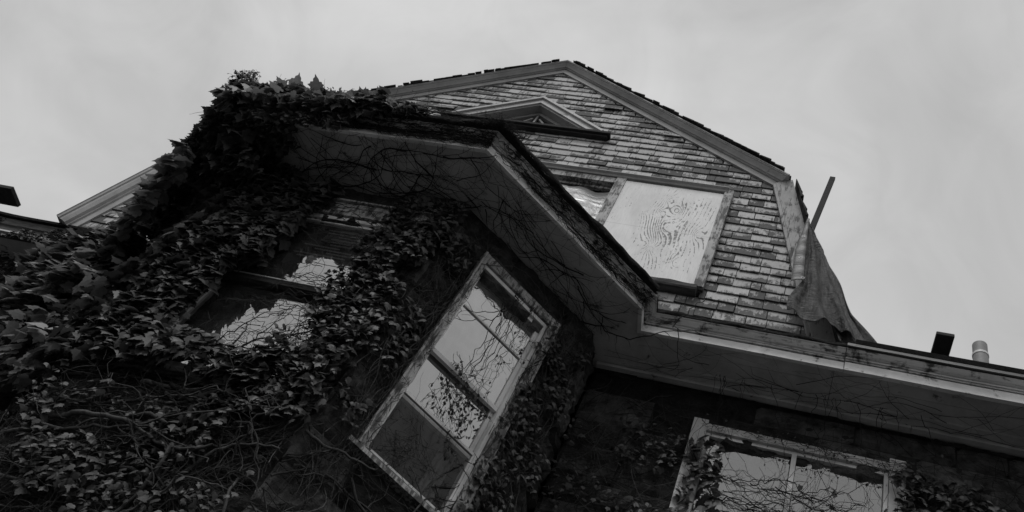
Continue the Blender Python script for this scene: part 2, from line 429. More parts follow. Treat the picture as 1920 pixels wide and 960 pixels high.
# ------------------------------------------------------------------ rakes
def offset_path(path, n):
    """offset a 2-D polyline to its left by n with mitres"""
    out = []
    for i, p in enumerate(path):
        p = Vector(p)
        ds = []
        if i > 0: ds.append((p-Vector(path[i-1])).normalized())
        if i < len(path)-1: ds.append((Vector(path[i+1])-p).normalized())
        ns = [Vector((-d.y, d.x)) for d in ds]
        if len(ns) == 1: out.append(p+ns[0]*n)
        else:
            m_ = (ns[0]+ns[1]).normalized(); out.append(p+m_*(n/max(.3, m_.dot(ns[0]))))
    return out
def dens(path, step, jit=0, seed=0):
    out = []
    for i in range(len(path)-1):
        a, b_ = Vector(path[i]), Vector(path[i+1]); k = max(1, int((b_-a).length/step))
        for j in range(k): out.append(tuple(a.lerp(b_, j/k)))
    out.append(tuple(path[-1])); return out
P4 = [(LL(5.55), 5.55), BL, APX, BR, (LR(5.72), 5.72)]
def rake(path, prof, name, mat, label=None):
    mb = MB(); rows = []
    for n, y in prof:
        fullp = offset_path(P4, n); i0 = P4.index(path[0])
        rows.append([(q[0], y, q[1]) for q in fullp[i0:i0+2]])
    rows = list(zip(*rows))
    mb.sweep([list(r) for r in rows])
    mb.add(rows[0], [tuple(range(len(prof)))]); mb.add(rows[-1], [tuple(reversed(range(len(prof))))])
    return mb.build(name, mat, house, label=label)
up_prof = [(-.01, YG+.02), (-.01, 4.668), (.062, 4.668), (.065, 4.676), (.069, 4.676), (.071, 4.655), (.078, 4.652), (.080, 4.634), (.095, 4.622), (.112, 4.604), (.122, 4.596), (.124, 4.586), (.131, 4.584), (.135, 4.576), (.152, 4.576), (.152, 4.75)]
rake([BL, APX], up_prof, 'rake_moulding', M['trim_rake'])
rake([APX, BR], up_prof, 'rake_moulding', M['trim_rake'])
rake([BR, (LR(5.72), 5.72)], [(-.01, YG+.02), (-.01, 4.655), (.02, 4.655), (.022, 4.65), (.19, 4.645), (.19, 4.75)], 'rake_board', M['board'], 'wide flat rake board with its moulding gone')
rake([(LL(5.55), 5.55), BL], [(-.01, YG+.02), (-.01, 4.668), (.07, 4.668), (.075, 4.65), (.09, 4.648), (.10, 4.62), (.14, 4.60), (.17, 4.598), (.175, 4.585), (.20, 4.58), (.205, 4.57), (.205, 4.75)], 'rake_moulding', M['trim_rake'])

# gambrel roof: slabs running back, ragged shingle ends over the rakes
rf = MB()
def roofslab(a, b_, n0, n1, y0, y1):
    p0, p1 = offset_path([a, b_], n0), offset_path([a, b_], n1)
    rf.hexa([(p0[0].x, y0, p0[0].y), (p0[1].x, y0, p0[1].y), (p1[1].x, y0, p1[1].y), (p1[0].x, y0, p1[0].y)],
            [(p0[0].x, y1, p0[0].y), (p0[1].x, y1, p0[1].y), (p1[1].x, y1, p1[1].y), (p1[0].x, y1, p1[0].y)])
def full(path, n): return offset_path(path, n)
P4 = [(LL(5.55), 5.55), BL, APX, BR, (LR(5.72), 5.72)]
o0, o1 = offset_path(P4, .156), offset_path(P4, .170)
for i in range(4):
    if i == 3: o0, o1 = offset_path(P4, .172), offset_path(P4, .189)
    a0, a1, b0, b1 = o0[i], o0[i+1], o1[i], o1[i+1]
    y0 = 4.60 if i < 3 else 4.755
    rf.hexa([(a0.x, y0, a0.y), (a1.x, y0, a1.y), (b1.x, y0, b1.y), (b0.x, y0, b0.y)],
            [(a0.x, 12, a0.y), (a1.x, 12, a1.y), (b1.x, 12, b1.y), (b0.x, 12, b0.y)])
for i in range(4):                                   # shingle courses, thick at the butts
    A, B = Vector(P4[i]), Vector(P4[i+1])
    up = (B-A) if B.y > A.y else (A-B); lo = A if B.y > A.y else B
    Ln = up.length; up.normalize(); nn = Vector((-(B-A).normalized().y, (B-A).normalized().x))
    s_ = -.1 if i in (0, 3) else 0; nb = .192 if i == 3 else (.156 if i == 1 else .168)
    while s_ < Ln+(.02 if i != 3 else -.12):
        e = .085 if i < 3 else .11
        y = 4.55 + rng.uniform(-.012, .016)
        while y < 12:
            wd = rng.uniform(.15, .3) if y < 5.4 else 3.4
            q0 = lo+up*(s_+rng.gauss(0, .03)); q1 = lo+up*min(s_+e+.03, Ln+(.0 if i == 1 else (-.07 if i == 3 else .02)))
            if i == 0 and y < 4.7: y += .06; continue
            h0, h1 = nb+(.008+rng.uniform(0, .010) if i < 2 else .012+rng.uniform(0, .018)), nb+.006
            f_ = [q0+nn*nb, q1+nn*nb, q1+nn*(h1), q0+nn*h0]
            yy = y+rng.uniform(-.004, .004) if y < 5 else y
            rf.hexa([(q.x, yy, q.y) for q in f_], [(q.x, yy+wd-.004, q.y) for q in f_], rng.random())
            y += wd
        s_ += e
rf.build('gambrel_roof', M['roof'], house)

# ------------------------------------------------------------------ attic window (triangular)
aw = empty('attic_window', parent=house)
def tri_path(off): # left foot, apex, right foot
    return offset_path([(-4.24, 8.90), (-3.33, 9.57), (-2.42, 8.90)], off)
def tri_ring(mb, n0, n1, y0, y1):
    a, b_ = tri_path(n0), tri_path(n1)
    for i in range(2):
        mb.hexa([(a[i].x, y0, a[i].y), (a[i+1].x, y0, a[i+1].y), (b_[i+1].x, y0, b_[i+1].y), (b_[i].x, y0, b_[i].y)],
                [(a[i].x, y1, a[i].y), (a[i+1].x, y1, a[i+1].y), (b_[i+1].x, y1, b_[i+1].y), (b_[i].x, y1, b_[i].y)])
mb = MB(); tri_ring(mb, -.075, -.002, 4.640, 4.72); tri_ring(mb, 0, .035, 4.615, 4.72); tri_ring(mb, .037, .055, 4.64, 4.72); mb.build('casing', M['trim'], aw)
mb = MB(); tri_ring(mb, -.10, -.077, 4.66, 4.90); mb.build('reveal', M['trim_rake'], aw)
mb = MB(); tri_ring(mb, -.145, -.102, 4.76, 4.82); mb.box(-3.95, -2.7, 4.76, 4.82, 8.91, 8.94)
ap = tri_path(-.15)[1]
for dx in (-.33, 0.0, .33):
    a_ = Vector((-3.33+dx, 0, 8.93)); b_ = Vector((-3.33+dx*.12, 0, ap.y-.01 - abs(dx)*.25))
    d_ = (b_-a_).normalized(); s_ = Vector((d_.z, 0, -d_.x))*.011
    mb.hexa([(a_-s_)+Vector((0, 4.765, 0)), (a_+s_)+Vector((0, 4.765, 0)), (b_+s_)+Vector((0, 4.765, 0)), (b_-s_)+Vector((0, 4.765, 0))],
            [(a_-s_)+Vector((0, 4.79, 0)), (a_+s_)+Vector((0, 4.79, 0)), (b_+s_)+Vector((0, 4.79, 0)), (b_-s_)+Vector((0, 4.79, 0))])
mb.build('muntins', M['trim_rake'], aw)
mb = MB(); tp = tri_path(-.12); mb.add([(tp[0].x, 4.80, 8.9), (tp[1].x, 4.80, tp[1].y), (tp[2].x, 4.80, 8.9)], [(0, 2, 1)]); mb.build('pane', M['glass_dark'], aw)
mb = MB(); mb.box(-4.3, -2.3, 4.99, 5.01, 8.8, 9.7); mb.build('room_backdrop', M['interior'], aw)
mb = MB(); mb.box(-4.36, -2.305, 4.60, 4.84, 8.835, 8.875); mb.box(-4.34, -2.33, 4.63, 4.70, 8.80, 8.833); mb.build('sill', M['darkwood'], aw)

# ------------------------------------------------------------------ boarded window and plastic window
cz = empty('boarded_window', parent=house)
mb = MB()
mb.box(-.895, -.81, 4.625, 4.73, 6.325, 8.0); mb.box(-1.985, -1.885, 4.63, 4.73, 6.325, 7.955)
mb.box(-1.884, -.897, 4.655, 4.73, 7.915, 7.985)
mb.build('casing', M['casing'], cz)
mb = MB(); mb.box(-1.955, -.897, 4.642, 4.654, 6.335, 7.93); mb.build('plywood_panel', M['plywood'], cz, label='white painted plywood sheet with grain showing through')
mb = MB()
x = -2.0
pts_t = []
while x < -.80:
    pts_t.append(x); x += .06
rows = [[(x_, 4.60+.008*nz3(x_*6, 0, 1), 6.265+.012*nz3(x_*5, 1, 1)), (x_, 4.595+.01*nz3(x_*6, 3, 1), 6.305+.012*nz3(x_*5, 2, 1)), (x_, 4.66, 6.325), (x_, 4.72, 6.29), (x_, 4.70, 6.25), (x_, 4.61, 6.25)] for x_ in pts_t]
mb.sweep(rows, closed=True); mb.add(rows[-1], [(0, 1, 2, 3, 4, 5)]); mb.build('sill', M['greywood'], cz)
pw = empty('plastic_covered_window', parent=house)
mb = MB(); mb.box(-3.9, -1.987, 4.64, 4.73, 7.86, 7.95); mb.box(-3.9, -3.80, 4.64, 4.73, 6.30, 7.858); mb.box(-3.9, -1.987, 4.62, 4.75, 6.255, 6.298)
mb.box(-3.798, -1.987, 4.70, 4.74, 7.815, 7.858); mb.build('frame', M['casing'], pw)
mb = MB(); rows = []
for j in range(40):
    zz = 6.3+1.45*j/39
    rows.append([(-3.8+1.81*i/40, 4.725-.035*abs(nz3(i*.16+zz*1.2, zz*2.6, 2))-.02*math.sin(i*.35+zz*3), zz-.05*math.sin(i*.12)+(.04*nz3(i*.2, 7, 7) if j == 39 else 0)) for i in range(41)])
mb.sweep(rows); mb.build('plastic_sheet', M['plastic'], pw, True)
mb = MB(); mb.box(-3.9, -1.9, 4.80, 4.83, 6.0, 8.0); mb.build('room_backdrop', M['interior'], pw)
dc = MB()                                    # drip cap over both
rows = [[(x_, 4.735, 8.03), (x_, 4.60, 8.015), (x_, 4.595, 8.0), (x_, 4.62, 7.985), (x_, 4.63, 7.965), (x_, 4.655, 7.962), (x_, 4.655, 7.99), (x_, 4.73, 7.99)] for x_ in (-4.0, -3, -2, -1.4, -.86)]
dc.sweep(rows, closed=True); dc.add(rows[-1], [tuple(range(8))]); dc.build('window_head_moulding', M['trim_rake'], house)

# ------------------------------------------------------------------ cornice: fascia, crown, soffit
def plan_off(path, d):  # outward = towards the viewer: right-hand side of a path running +X
    return offset_path(path, -d)
def cornice(path, prof, name, mat, wob=0, label=None, step=.12):
    mb = MB()
    cols = []
    for d, z_ in prof:
        q = plan_off(path, d)
        dd = [(v_.x, v_.y) for v_ in q]
        # same subdivision count for every profile row
        row_ = []
        for i in range(len(path)-1):
            k = max(1, int((Vector(path[i+1])-Vector(path[i])).length/step))
            for j in range(k): row_.append(Vector(dd[i]).lerp(Vector(dd[i+1]), j/k))
        row_.append(Vector(dd[-1]))
        cols.append([(p_.x, p_.y, z_+wob*nz3(p_.x*1.3+3, p_.y*1.3, 0)) for p_ in row_])
    rows_ = [list(r) for r in zip(*cols)]
    mb.sweep(rows_)
    mb.add(rows_[0], [tuple(range(len(prof)))]); mb.add(rows_[-1], [tuple(reversed(range(len(prof))))])
    return mb.build(name, mat, house, label=label)
path_bay = bay_soff + [(.36, 4.54)]
fas = [(-.04, 5.52), (-.03, 5.495), (0, 5.495), (0, 5.575), (-.04, 5.575)]
crn = [(-.04, 5.577), (-.012, 5.577), (-.012, 5.583), (.014, 5.583), (.016, 5.592), (.024, 5.596), (.026, 5.604), (.040, 5.608), (.048, 5.616), (.062, 5.630), (.072, 5.642), (.078, 5.644), (.082, 5.65), (-.05, 5.652)]
cornice(path_bay, fas, 'fascia', M['fascia'], .006)
cornice(bay_soff, crn, 'crown_moulding', M['crown_dark'], .006)
cornice([(-1.15, 4.54), (.36, 4.54)], crn, 'crown_moulding', M['crown'], .006)
path_r = [(.365, 4.54), (1.5, 4.54), (6.0, 4.54)]
cornice(path_r, [(-.04, 5.52), (-.03, 5.49), (.005, 5.49), (.008, 5.575), (-.04, 5.575)], 'fascia', M['fascia'], .006)
cornice(path_r, [(-.04, 5.577), (-.012, 5.577), (-.012, 5.583), (.016, 5.583), (.018, 5.594), (.028, 5.596), (.030, 5.608), (.040, 5.612), (.054, 5.622), (.070, 5.640), (.078, 5.652), (.074, 5.662), (-.05, 5.664)], 'crown_moulding', M['crown'], .006)
cornice(path_r, [(-.1, 5.666), (.08, 5.666), (.095, 5.660), (.10, 5.660), (.10, 5.688), (-.1, 5.695)], 'metal_drip_edge', M['gutter_metal'], .004)
path_l = [(-14, 4.72), (-5.75, 4.72)]
cornice(path_l, [(-.04, 5.32), (0, 5.32), (0, 5.46), (.02, 5.47), (.03, 5.55), (-.04, 5.56)], 'rotten_fascia', M['greywood'], .02)
cornice(path_l, [(-.1, 5.565), (.03, 5.562), (.06, 5.555), (.065, 5.585), (-.1, 5.60)], 'roof_edge', M['rot'], .03)
# ragged dark roof edge over the crown
def ragged(path, d0, d1, z0, h, name, seed, step=.035, amp=.03):
    r_ = random.Random(seed); mb = MB(); pts = []
    q0, q1 = plan_off(path, d0), plan_off(path, d1)
    for i in range(len(path)-1):
        k = max(2, int((Vector(path[i+1])-Vector(path[i])).length/step))
        for j in range(k):
            a_ = q0[i].lerp(q0[i+1], j/k); b_ = q1[i].lerp(q1[i+1], j/k); pts.append((a_, b_))
    pts.append((q0[-1], q1[-1])); rows_ = []
    for i, (a_, b_) in enumerate(pts):
        n1 = .8*nz3(a_.x*2.4+seed, a_.y*2.4, 1)+.5*nz3(a_.x*9+seed, a_.y*9, 4); n2 = nz3(a_.x*6+seed, a_.y*6, 9)
        out = (b_-a_).normalized()*(n2*amp*.8)
        b2 = b_+out
        rows_.append([(a_.x, a_.y, z0), (b2.x, b2.y, z0+.3*amp*n2), (b2.x, b2.y, z0+h*.6+amp*n1), (b_.x, b_.y, z0+h+amp*n1), (a_.x, a_.y, z0+h+.02)])
    mb.sweep(rows_, closed=True); mb.add(rows_[0], [(4, 3, 2, 1, 0)]); mb.add(rows_[-1], [(0, 1, 2, 3, 4)])
    return mb.build(name, M['rot'], house, True)
ragged(bay_soff[1:5], -.06, .12, 5.654, .055, 'roof_edge', 3, amp=.04)
ragged([(-1.15, 4.33), (-1.15, 4.54), (.36, 4.54)], -.06, .085, 5.652, .04, 'roof_edge', 5, amp=.03)

# soffit
sf = MB()
def flat(mb, pts, z0, z1, rnd=.5):
    n_ = len(pts); mb.add([(x_, y_, z0) for x_, y_ in pts]+[(x_, y_, z1) for x_, y_ in pts],
        [tuple(reversed(range(n_))), tuple(range(n_, 2*n_))]+[(i, (i+1) % n_, n_+(i+1) % n_, n_+i) for i in range(n_)], rnd)
def lerp2(a, b_, k): return (a[0]+(b_[0]-a[0])*k, a[1]+(b_[1]-a[1])*k)
# boards run parallel to each eave edge
segs = [(bay_soff[1], bay_soff[2], bay_wall[1], bay_wall[2]), (bay_soff[2], bay_soff[3], bay_wall[2], bay_wall[3]), (bay_soff[3], bay_soff[4], bay_wall[3], bay_wall[4])]
for oa, ob_, ia, ib in segs:
    for k0, k1, zz in ((0.015, .40, 5.512), (.404, .77, 5.514), (.774, 1.05, 5.498)):
        flat(sf, [lerp2(oa, ia, k0), lerp2(ob_, ib, k0), lerp2(ob_, ib, k1), lerp2(oa, ia, k1)], zz, zz+.02)
for x0, x1, yo in ((-1.165, .30, 4.555), (.304, 2.1, 4.555), (2.104, 6, 4.555), (-14, -5.6, 4.735)):
    ks = ((yo, 4.70, 5.512), (4.704, 4.86, 5.513), (4.864, 5.03, 5.497)) if yo < 4.6 else ((4.68, 5.03, 5.33),)
    for ya, yb, zz in ks: sf.box(x0, x1, ya, yb, zz, zz+.02)
for sx in (-1, 1):                                   # short returns at the bay sides
    xa, xb = (CX+sx*2.205, CX+sx*1.83)
    sf.box(min(xa, xb), max(xa, xb), 4.34, 5.03, 5.509, 5.529)
sf.build('soffit', M['soffit'], house)
fz = MB()                                             # bed board at the wall under the soffit
for x0, x1 in ((-1.50, .9), (.905, 2.4), (2.405, 6)): fz.box(x0, x1, 4.945, 4.99, 5.465, 5.495)
fz.build('bed_moulding', M['soffit'], house)

# low roofs behind the eaves
lr = MB()
def quad(mb, a, b_, c, d, th=.03, rnd=.5):
    a, b_, c, d = map(Vector, (a, b_, c, d)); n_ = (b_-a).cross(d-a).normalized()*th
    mb.hexa([a, b_, c, d], [a+n_, b_+n_, c+n_, d+n_], rnd)
quad(lr, (.42, 4.44, 5.70), (6, 4.44, 5.70), (6, 10, 9.7), (.42, 10, 9.7))
quad(lr, (-14, 4.72, 5.60), (-7.1, 4.72, 5.60), (-7.1, 10, 9.3), (-14, 10, 9.3))
quad(lr, (-1.13, 4.46, 5.668), (.42, 4.46, 5.668), (.42, 4.75, 5.75), (-1.13, 4.75, 5.75), .01)
quad(lr, (-7.1, 4.70, 5.59), (-5.6, 4.70, 5.59), (-5.6, 4.8, 5.62), (-7.1, 4.8, 5.62), .01)
q = plan_off(bay_soff, .08)
for i in (1, 2, 3): quad(lr, (q[i].x, q[i].y, 5.672), (q[i+1].x, q[i+1].y, 5.672), ((q[i+1].x-CX)*.55+CX, 4.69, 5.96), ((q[i].x-CX)*.55+CX, 4.69, 5.96), .01)
lr.build('eaves_roof', M['roof'], house)

# ------------------------------------------------------------------ stone walls with window openings
def stone_wall(P0, P1, z0, z1, holes, name, seed, ch=(.20, .34), back=True):
    """P0->P1 in plan; holes (a0,a1,z0,z1) in metres along the wall. The outside lies to the right of P0->P1"""
    r_ = random.Random(seed); A = Vector(P0); B = Vector(P1); Ln = (B-A).length; D = (B-A).normalized(); Nn = Vector((D.y, -D.x))
    mb = MB(); bb = MB()
    def P(a, n_, z_): q_ = A+D*a+Nn*n_; return Vector((q_.x, q_.y, z_))
    z_ = z0
    while z_ < z1-.02:
        h = min(r_.uniform(*ch), z1-z_)
        edges = sorted({z_, z_+h} | {hz for ho in holes for hz in ho[2:] if z_ < hz < z_+h})
        for e0, e1 in zip(edges, edges[1:]):
            hs = [(ho[0], ho[1]) for ho in holes if ho[2] < (e0+e1)/2 < ho[3]]
            for a, b_ in sub_intervals(0, Ln, hs):
                bb.hexa([P(a, -.03, e0), P(b_, -.03, e0), P(b_, -.03, e1), P(a, -.03, e1)], [P(a, -.10, e0), P(b_, -.10, e0), P(b_, -.10, e1), P(a, -.10, e1)])
        hs = [(ho[0], ho[1]) for ho in holes if ho[2] < z_+h*.5 < ho[3]]
        for a, b_ in sub_intervals(0, Ln, hs):
            x_ = a - r_.random()*.3
            while x_ < b_:
                wd = r_.uniform(.3, .8); x0, x1 = max(a, x_+.006), min(b_, x_+wd-.006); x_ += wd
                if x1-x0 < .03: continue
                nu, nv = max(2, int((x1-x0)/.03)), max(2, int(h/.03))
                sd_ = r_.random()*50; rows_ = []
                for j in range(nv+1):
                    rw = []
                    for i in range(nu+1):
                        u, v_ = i/nu, j/nv
                        ed = min(u, 1-u)*(x1-x0), min(v_, 1-v_)*h
                        rim = min(1, min(ed)/.03)
                        bulge = -.03+rim**.5*(.022+.035*nz3(u*4*(x1-x0)+sd_, v_*1.5, sd_)+.03*nz3(u*(x1-x0)*11+sd_, v_*4, 3)+.012*nz3(u*(x1-x0)*30+sd_, v_*11, 5))
                        rw.append(P(x0+(x1-x0)*u+.008*nz3(v_*4+sd_, 1, 1), bulge, z_+.003+(h-.006)*v_+.012*nz3((x0+(x1-x0)*u)*5, z_*3+v_*h*3, 2)*(1 if 0 < j < nv else .6)))
                    rows_.append(rw)
                mb.sweep(rows_, r_.random())
        z_ += h
    w_ = mb.build(name, M['stone'], house)
    bb.build(name.replace('stone', 'backing'), M['backing'], house)
    return w_
FW = (-4.00, -2.86, 3.24, 5.08)          # bay front window, world x / z
SW = (.30*1.0, .0, 0, 0)
s2 = 2**.5
stone_wall((-14, YW), (-5.22, YW), ZG, 5.34, [], 'stone_wall', 11)
stone_wall((-5.22, 5.02), (-5.22, 4.65), ZG, 5.51, [], 'stone_wall', 12)
stone_wall((-5.22, 4.65), (-4.22, 3.65), ZG, 5.51, [(.32, 1.09, 3.20, 5.12)], 'stone_wall', 13)
stone_wall((-4.22, 3.65), (-2.52, 3.65), ZG, 5.51, [(FW[0]+4.22, FW[1]+4.22, FW[2], FW[3])], 'stone_wall', 14)
CW0, CW1 = .315, 1.035                    # canted window opening along the wall
stone_wall((-2.52, 3.65), (-1.52, 4.65), ZG, 5.51, [(CW0, CW1, 3.19, 5.14)], 'stone_wall', 15)
stone_wall((-1.52, 4.65), (-1.52, 5.02), ZG, 5.51, [], 'stone_wall', 16)
stone_wall((-1.52, YW), (6, YW), ZG, 5.51, [(-.54+1.52, .79+1.52, 3.3, 5.05)], 'stone_wall', 17)
# side and rear walls of the house, plain
mb = MB(); mb.box(5.9, 6, 5.12, 14, ZG, 5.5); mb.box(-14, -13.9, 5.12, 14, ZG, 5.5); mb.box(-14, 6, 14, 14.1, ZG, 5.5); mb.build('rear_walls', M['stone'], house)
mb = MB(); mb.box(-13.9, 5.9, 5.125, 14, 5.53, 5.56); mb.build('attic_floor', M['interior'], house)

# ------------------------------------------------------------------ windows with frames
class FrameAx:
    """local axes on a wall: a along, n outward, z up"""
    def __init__(s, P0, P1): s.A = Vector(P0); s.D = (Vector(P1)-s.A).normalized(); s.N = Vector((s.D.y, -s.D.x))
    def p(s, a, n_, z_): q_ = s.A+s.D*a+s.N*n_; return Vector((q_.x, q_.y, z_))
    def box(s, mb, a0, a1, n0, n1, z0, z1, rnd=.5):
        mb.hexa([s.p(a0, n1, z0), s.p(a1, n1, z0), s.p(a1, n1, z1), s.p(a0, n1, z1)], [s.p(a0, n0, z0), s.p(a1, n0, z0), s.p(a1, n0, z1), s.p(a0, n0, z1)], rnd)
def room(fa, par, a0, a1, z0, z1, depth=.55):
    mb = MB(); e = .012
    fa.box(mb, a0-e-.3, a1+e+.3, -depth-.02, -depth, z0-.3, z1+.3)
    fa.box(mb, a0-e-.31, a0-e-.3, -depth, -.11, z0-.3, z1+.3); fa.box(mb, a1+e+.3, a1+e+.31, -depth, -.11, z0-.3, z1+.3)
    fa.box(mb, a0-e-.3, a1+e+.3, -depth, -.11, z0-.31, z0-.3); fa.box(mb, a0-e-.3, a1+e+.3, -depth, -.11, z1+.3, z1+.31)
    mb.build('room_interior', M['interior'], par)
def pane(fa, par, a0, a1, z0, z1, n_, mat, tilt=0):
    mb = MB(); mb.add([fa.p(a0, n_, z0), fa.p(a1, n_, z0), fa.p(a1, n_+tilt, z1), fa.p(a0, n_+tilt, z1)], [(0, 1, 2, 3)]); mb.build('pane', mat, par)

# canted bay window
fa = FrameAx((-2.52, 3.65), (-1.52, 4.65)); sw = empty('sash_window', parent=house, label='narrow window on the slanted side of the bay, lower sash pushed up')
a0, a1 = CW0+.005, CW1-.005
mb = MB()
fa.box(mb, a0-.035, a0+.012, -.02, .035, 3.16, 5.21); fa.box(mb, a1-.012, a1+.07, -.02, .035, 3.16, 5.21); fa.box(mb, a0+.014, a1-.014, -.02, .033, 5.125, 5.21)
fa.box(mb, a0-.033, a0-.02, .037, .05, 3.16, 5.2); fa.box(mb, a1+.045, a1+.065, .037, .05, 3.16, 5.2)
mb.build('casing', M['casing'], sw)
mb = MB(); fa.box(mb, a0-.09, a1+.08, -.05, .045, 3.125, 3.157); mb.build('sill', M['casing'], sw)
mb = MB()
fa.box(mb, a0+.014, a0+.030, -.09, .012, 3.16, 5.12); fa.box(mb, a1-.040, a1-.014, -.09, .012, 3.16, 5.12); fa.box(mb, a0+.032, a1-.042, -.09, .012, 5.085, 5.12); fa.box(mb, a0+.032, a1-.042, -.09, .0, 3.16, 3.19)
mb.build('frame', M['frame'], sw)
mb = MB(); i0, i1 = a0+.033, a1-.043
fa.box(mb, i0, i1, -.045, -.015, 4.135, 4.17); fa.box(mb, i0, i0+.018, -.045, -.015, 4.172, 5.05); fa.box(mb, i1-.03, i1, -.045, -.015, 4.172, 5.05); fa.box(mb, i0, i1, -.045, -.015, 5.052, 5.083)
fa.box(mb, i0+.031, i1-.031, -.04, -.018, 4.675, 4.69)
mb.build('upper_sash', M['frame'], sw); pane(fa, sw, i0+.016, i1-.028, 4.17, 5.055, -.032, M['glass'], .004)
mb = MB()
fa.box(mb, i0, i1, -.085, -.05, 3.70, 3.745); fa.box(mb, i0, i0+.028, -.085, -.05, 3.747, 4.16); fa.box(mb, i1-.028, i1, -.085, -.05, 3.747, 4.16)
mb.build('lower_sash', M['frame'], sw); pane(fa, sw, i0+.025, i1-.025, 3.743, 4.16, -.065, M['glass'])
mb = MB(); fa.box(mb, i0, i0+.012, -.012, .008, 3.19, 3.70); fa.box(mb, i1-.012, i1, -.012, .008, 3.19, 3.70); fa.box(mb, i0+.013, i1-.013, -.012, .008, 3.19, 3.205)
fa.box(mb, i0+.013, i1-.013, -.012, .008, 3.695, 3.715); mb.build('screen_frame', M['frame'], sw)
mb = MB(); rows = []
for j in range(2):
    zz = 3.2 if j == 0 else 3.72
    rows.append([fa.p(i1-.04-.13*i/16, -.16+.018*math.sin(i*1.4), zz) for i in range(17)])
mb.sweep(rows); mb.build('curtain', M['curtain'], sw, True)
pane(fa, sw, i0+.013, i1-.013, 3.206, 3.694, -.002, M['screen'])
room(fa, sw, a0, a1, 3.19, 5.14)

# bay front window
fa = FrameAx((-4.22, 3.65), (-2.52, 3.65)); fw = empty('sash_window', parent=house, label='broad window in the bay front, half hidden by ivy leaves')
a0, a1 = FW[0]+4.22+.005, FW[1]+4.22-.005
mb = MB(); fa.box(mb, a0-.12, a0+.012, -.02, .035, 3.2, 5.24); fa.box(mb, a1-.012, a1+.12, -.02, .035, 3.2, 5.24); fa.box(mb, a0+.014, a1-.014, -.02, .033, 5.075, 5.24); fa.box(mb, a0-.13, a1+.13, -.02, .055, 5.242, 5.262)
mb.build('casing', M['casing'], fw)
mb = MB(); fa.box(mb, a0-.14, a1+.14, -.05, .08, 3.16, 3.197); mb.build('sill', M['trim'], fw)
mb = MB(); fa.box(mb, a0+.014, a0+.045, -.09, .012, 3.2, 5.07); fa.box(mb, a1-.045, a1-.014, -.09, .012, 3.2, 5.07); fa.box(mb, a0+.047, a1-.047, -.09, .012, 5.03, 5.07); mb.build('frame', M['frame'], fw)
i0, i1 = a0+.048, a1-.048
mb = MB(); fa.box(mb, i0, i1, -.045, -.002, 4.175, 4.222); mb.build('meeting_rail', M['darkwood'], fw)  # rail's shadow put into its dark colour; white strip above is its lit top
mb = MB(); fa.box(mb, i0, i1, -.045, .004, 4.2235, 4.23); fa.box(mb, i0, i0+.03, -.045, -.01, 4.232, 5.0); fa.box(mb, i1-.03, i1, -.045, -.01, 4.232, 5.0); fa.box(mb, i0, i1, -.045, -.01, 5.0, 5.028); mb.build('upper_sash', M['frame'], fw)
pane(fa, fw, i0+.028, i1-.028, 4.23, 5.0, -.028, M['glass_front'], .003)
mb = MB(); fa.box(mb, i0, i1, -.085, -.048, 3.20, 3.26); fa.box(mb, i0, i0+.03, -.085, -.048, 3.262, 4.16); fa.box(mb, i1-.03, i1, -.085, -.048, 3.262, 4.16); mb.build('lower_sash', M['frame'], fw)
pane(fa, fw, i0+.028, i1-.028, 3.26, 4.16, -.066, M['glass_front'])
mb = MB(); rb = random.Random(4)
for j in range(11):
    zz = 4.60+.036*j; c0 = i0+.32+rb.uniform(0, .3); c1 = min(i1-.04, c0+rb.uniform(.25, .7))
    mb.hexa([fa.p(c0, -.05, zz), fa.p(c1, -.05, zz+rb.gauss(0, .012)), fa.p(c1, -.05, zz+.009), fa.p(c0, -.05, zz+.009)], [fa.p(c0, -.056, zz), fa.p(c1, -.056, zz), fa.p(c1, -.056, zz+.009), fa.p(c0, -.056, zz+.009)])
mb.build('reflection_streaks', M['reflection_streaks'], fw)  # white strips stand in for sky reflected in the wavy upper pane
room(fa, fw, a0, a1, FW[2], FW[3])

# left canted window of the bay, buried in ivy
fa = FrameAx((-5.22, 4.65), (-4.22, 3.65)); lw = empty('sash_window', parent=house, label='bay window buried behind the ivy')
mb = MB(); fa.box(mb, .325, .39, -.09, .03, 3.2, 5.12); fa.box(mb, 1.02, 1.085, -.09, .03, 3.2, 5.12); fa.box(mb, .392, 1.018, -.09, .03, 5.05, 5.12); fa.box(mb, .392, 1.018, -.09, .03, 3.2, 3.26); fa.box(mb, .392, 1.018, -.07, .0, 4.14, 4.19)
mb.build('frame', M['frame'], lw); pane(fa, lw, .392, 1.018, 3.26, 5.05, -.04, M['glass_dark']); room(fa, lw, .33, 1.08, 3.2, 5.1)

# wide window under the right eave
fa = FrameAx((-1.52, YW), (6, YW)); rw = empty('picture_window', parent=house, label='wide two-light window under the right-hand eave with twigs across it')
A0, A1 = -.54+1.52, .79+1.52
mb = MB(); fa.box(mb, A0-.09, A0+.02, -.02, .035, 3.3, 5.14); fa.box(mb, A1-.02, A1+.09, -.02, .035, 3.3, 5.15); fa.box(mb, A0+.022, A1-.022, -.02, .033, 5.035, 5.105)
mb.build('casing', M['trim'], rw)
mb = MB(); fa.box(mb, A0+.022, A0+.05, -.09, .01, 3.34, 5.033); fa.box(mb, A1-.05, A1-.022, -.09, .01, 3.34, 5.033); fa.box(mb, A0+.052, A1-.052, -.09, .006, 5.005, 5.033); fa.box(mb, A0-.1, A1+.1, -.06, .07, 3.29, 3.335)
mm = .125+1.52; fa.box(mb, mm-.017, mm+.017, -.06, .02, 3.34, 4.998); mb.build('frame', M['frame'], rw)
for p0, p1 in ((A0+.05, mm-.022), (mm+.022, A1-.05)): pane(fa, rw, p0, p1, 3.34, 5.0, -.03, M['glass_right'], .003)
mb = MB()
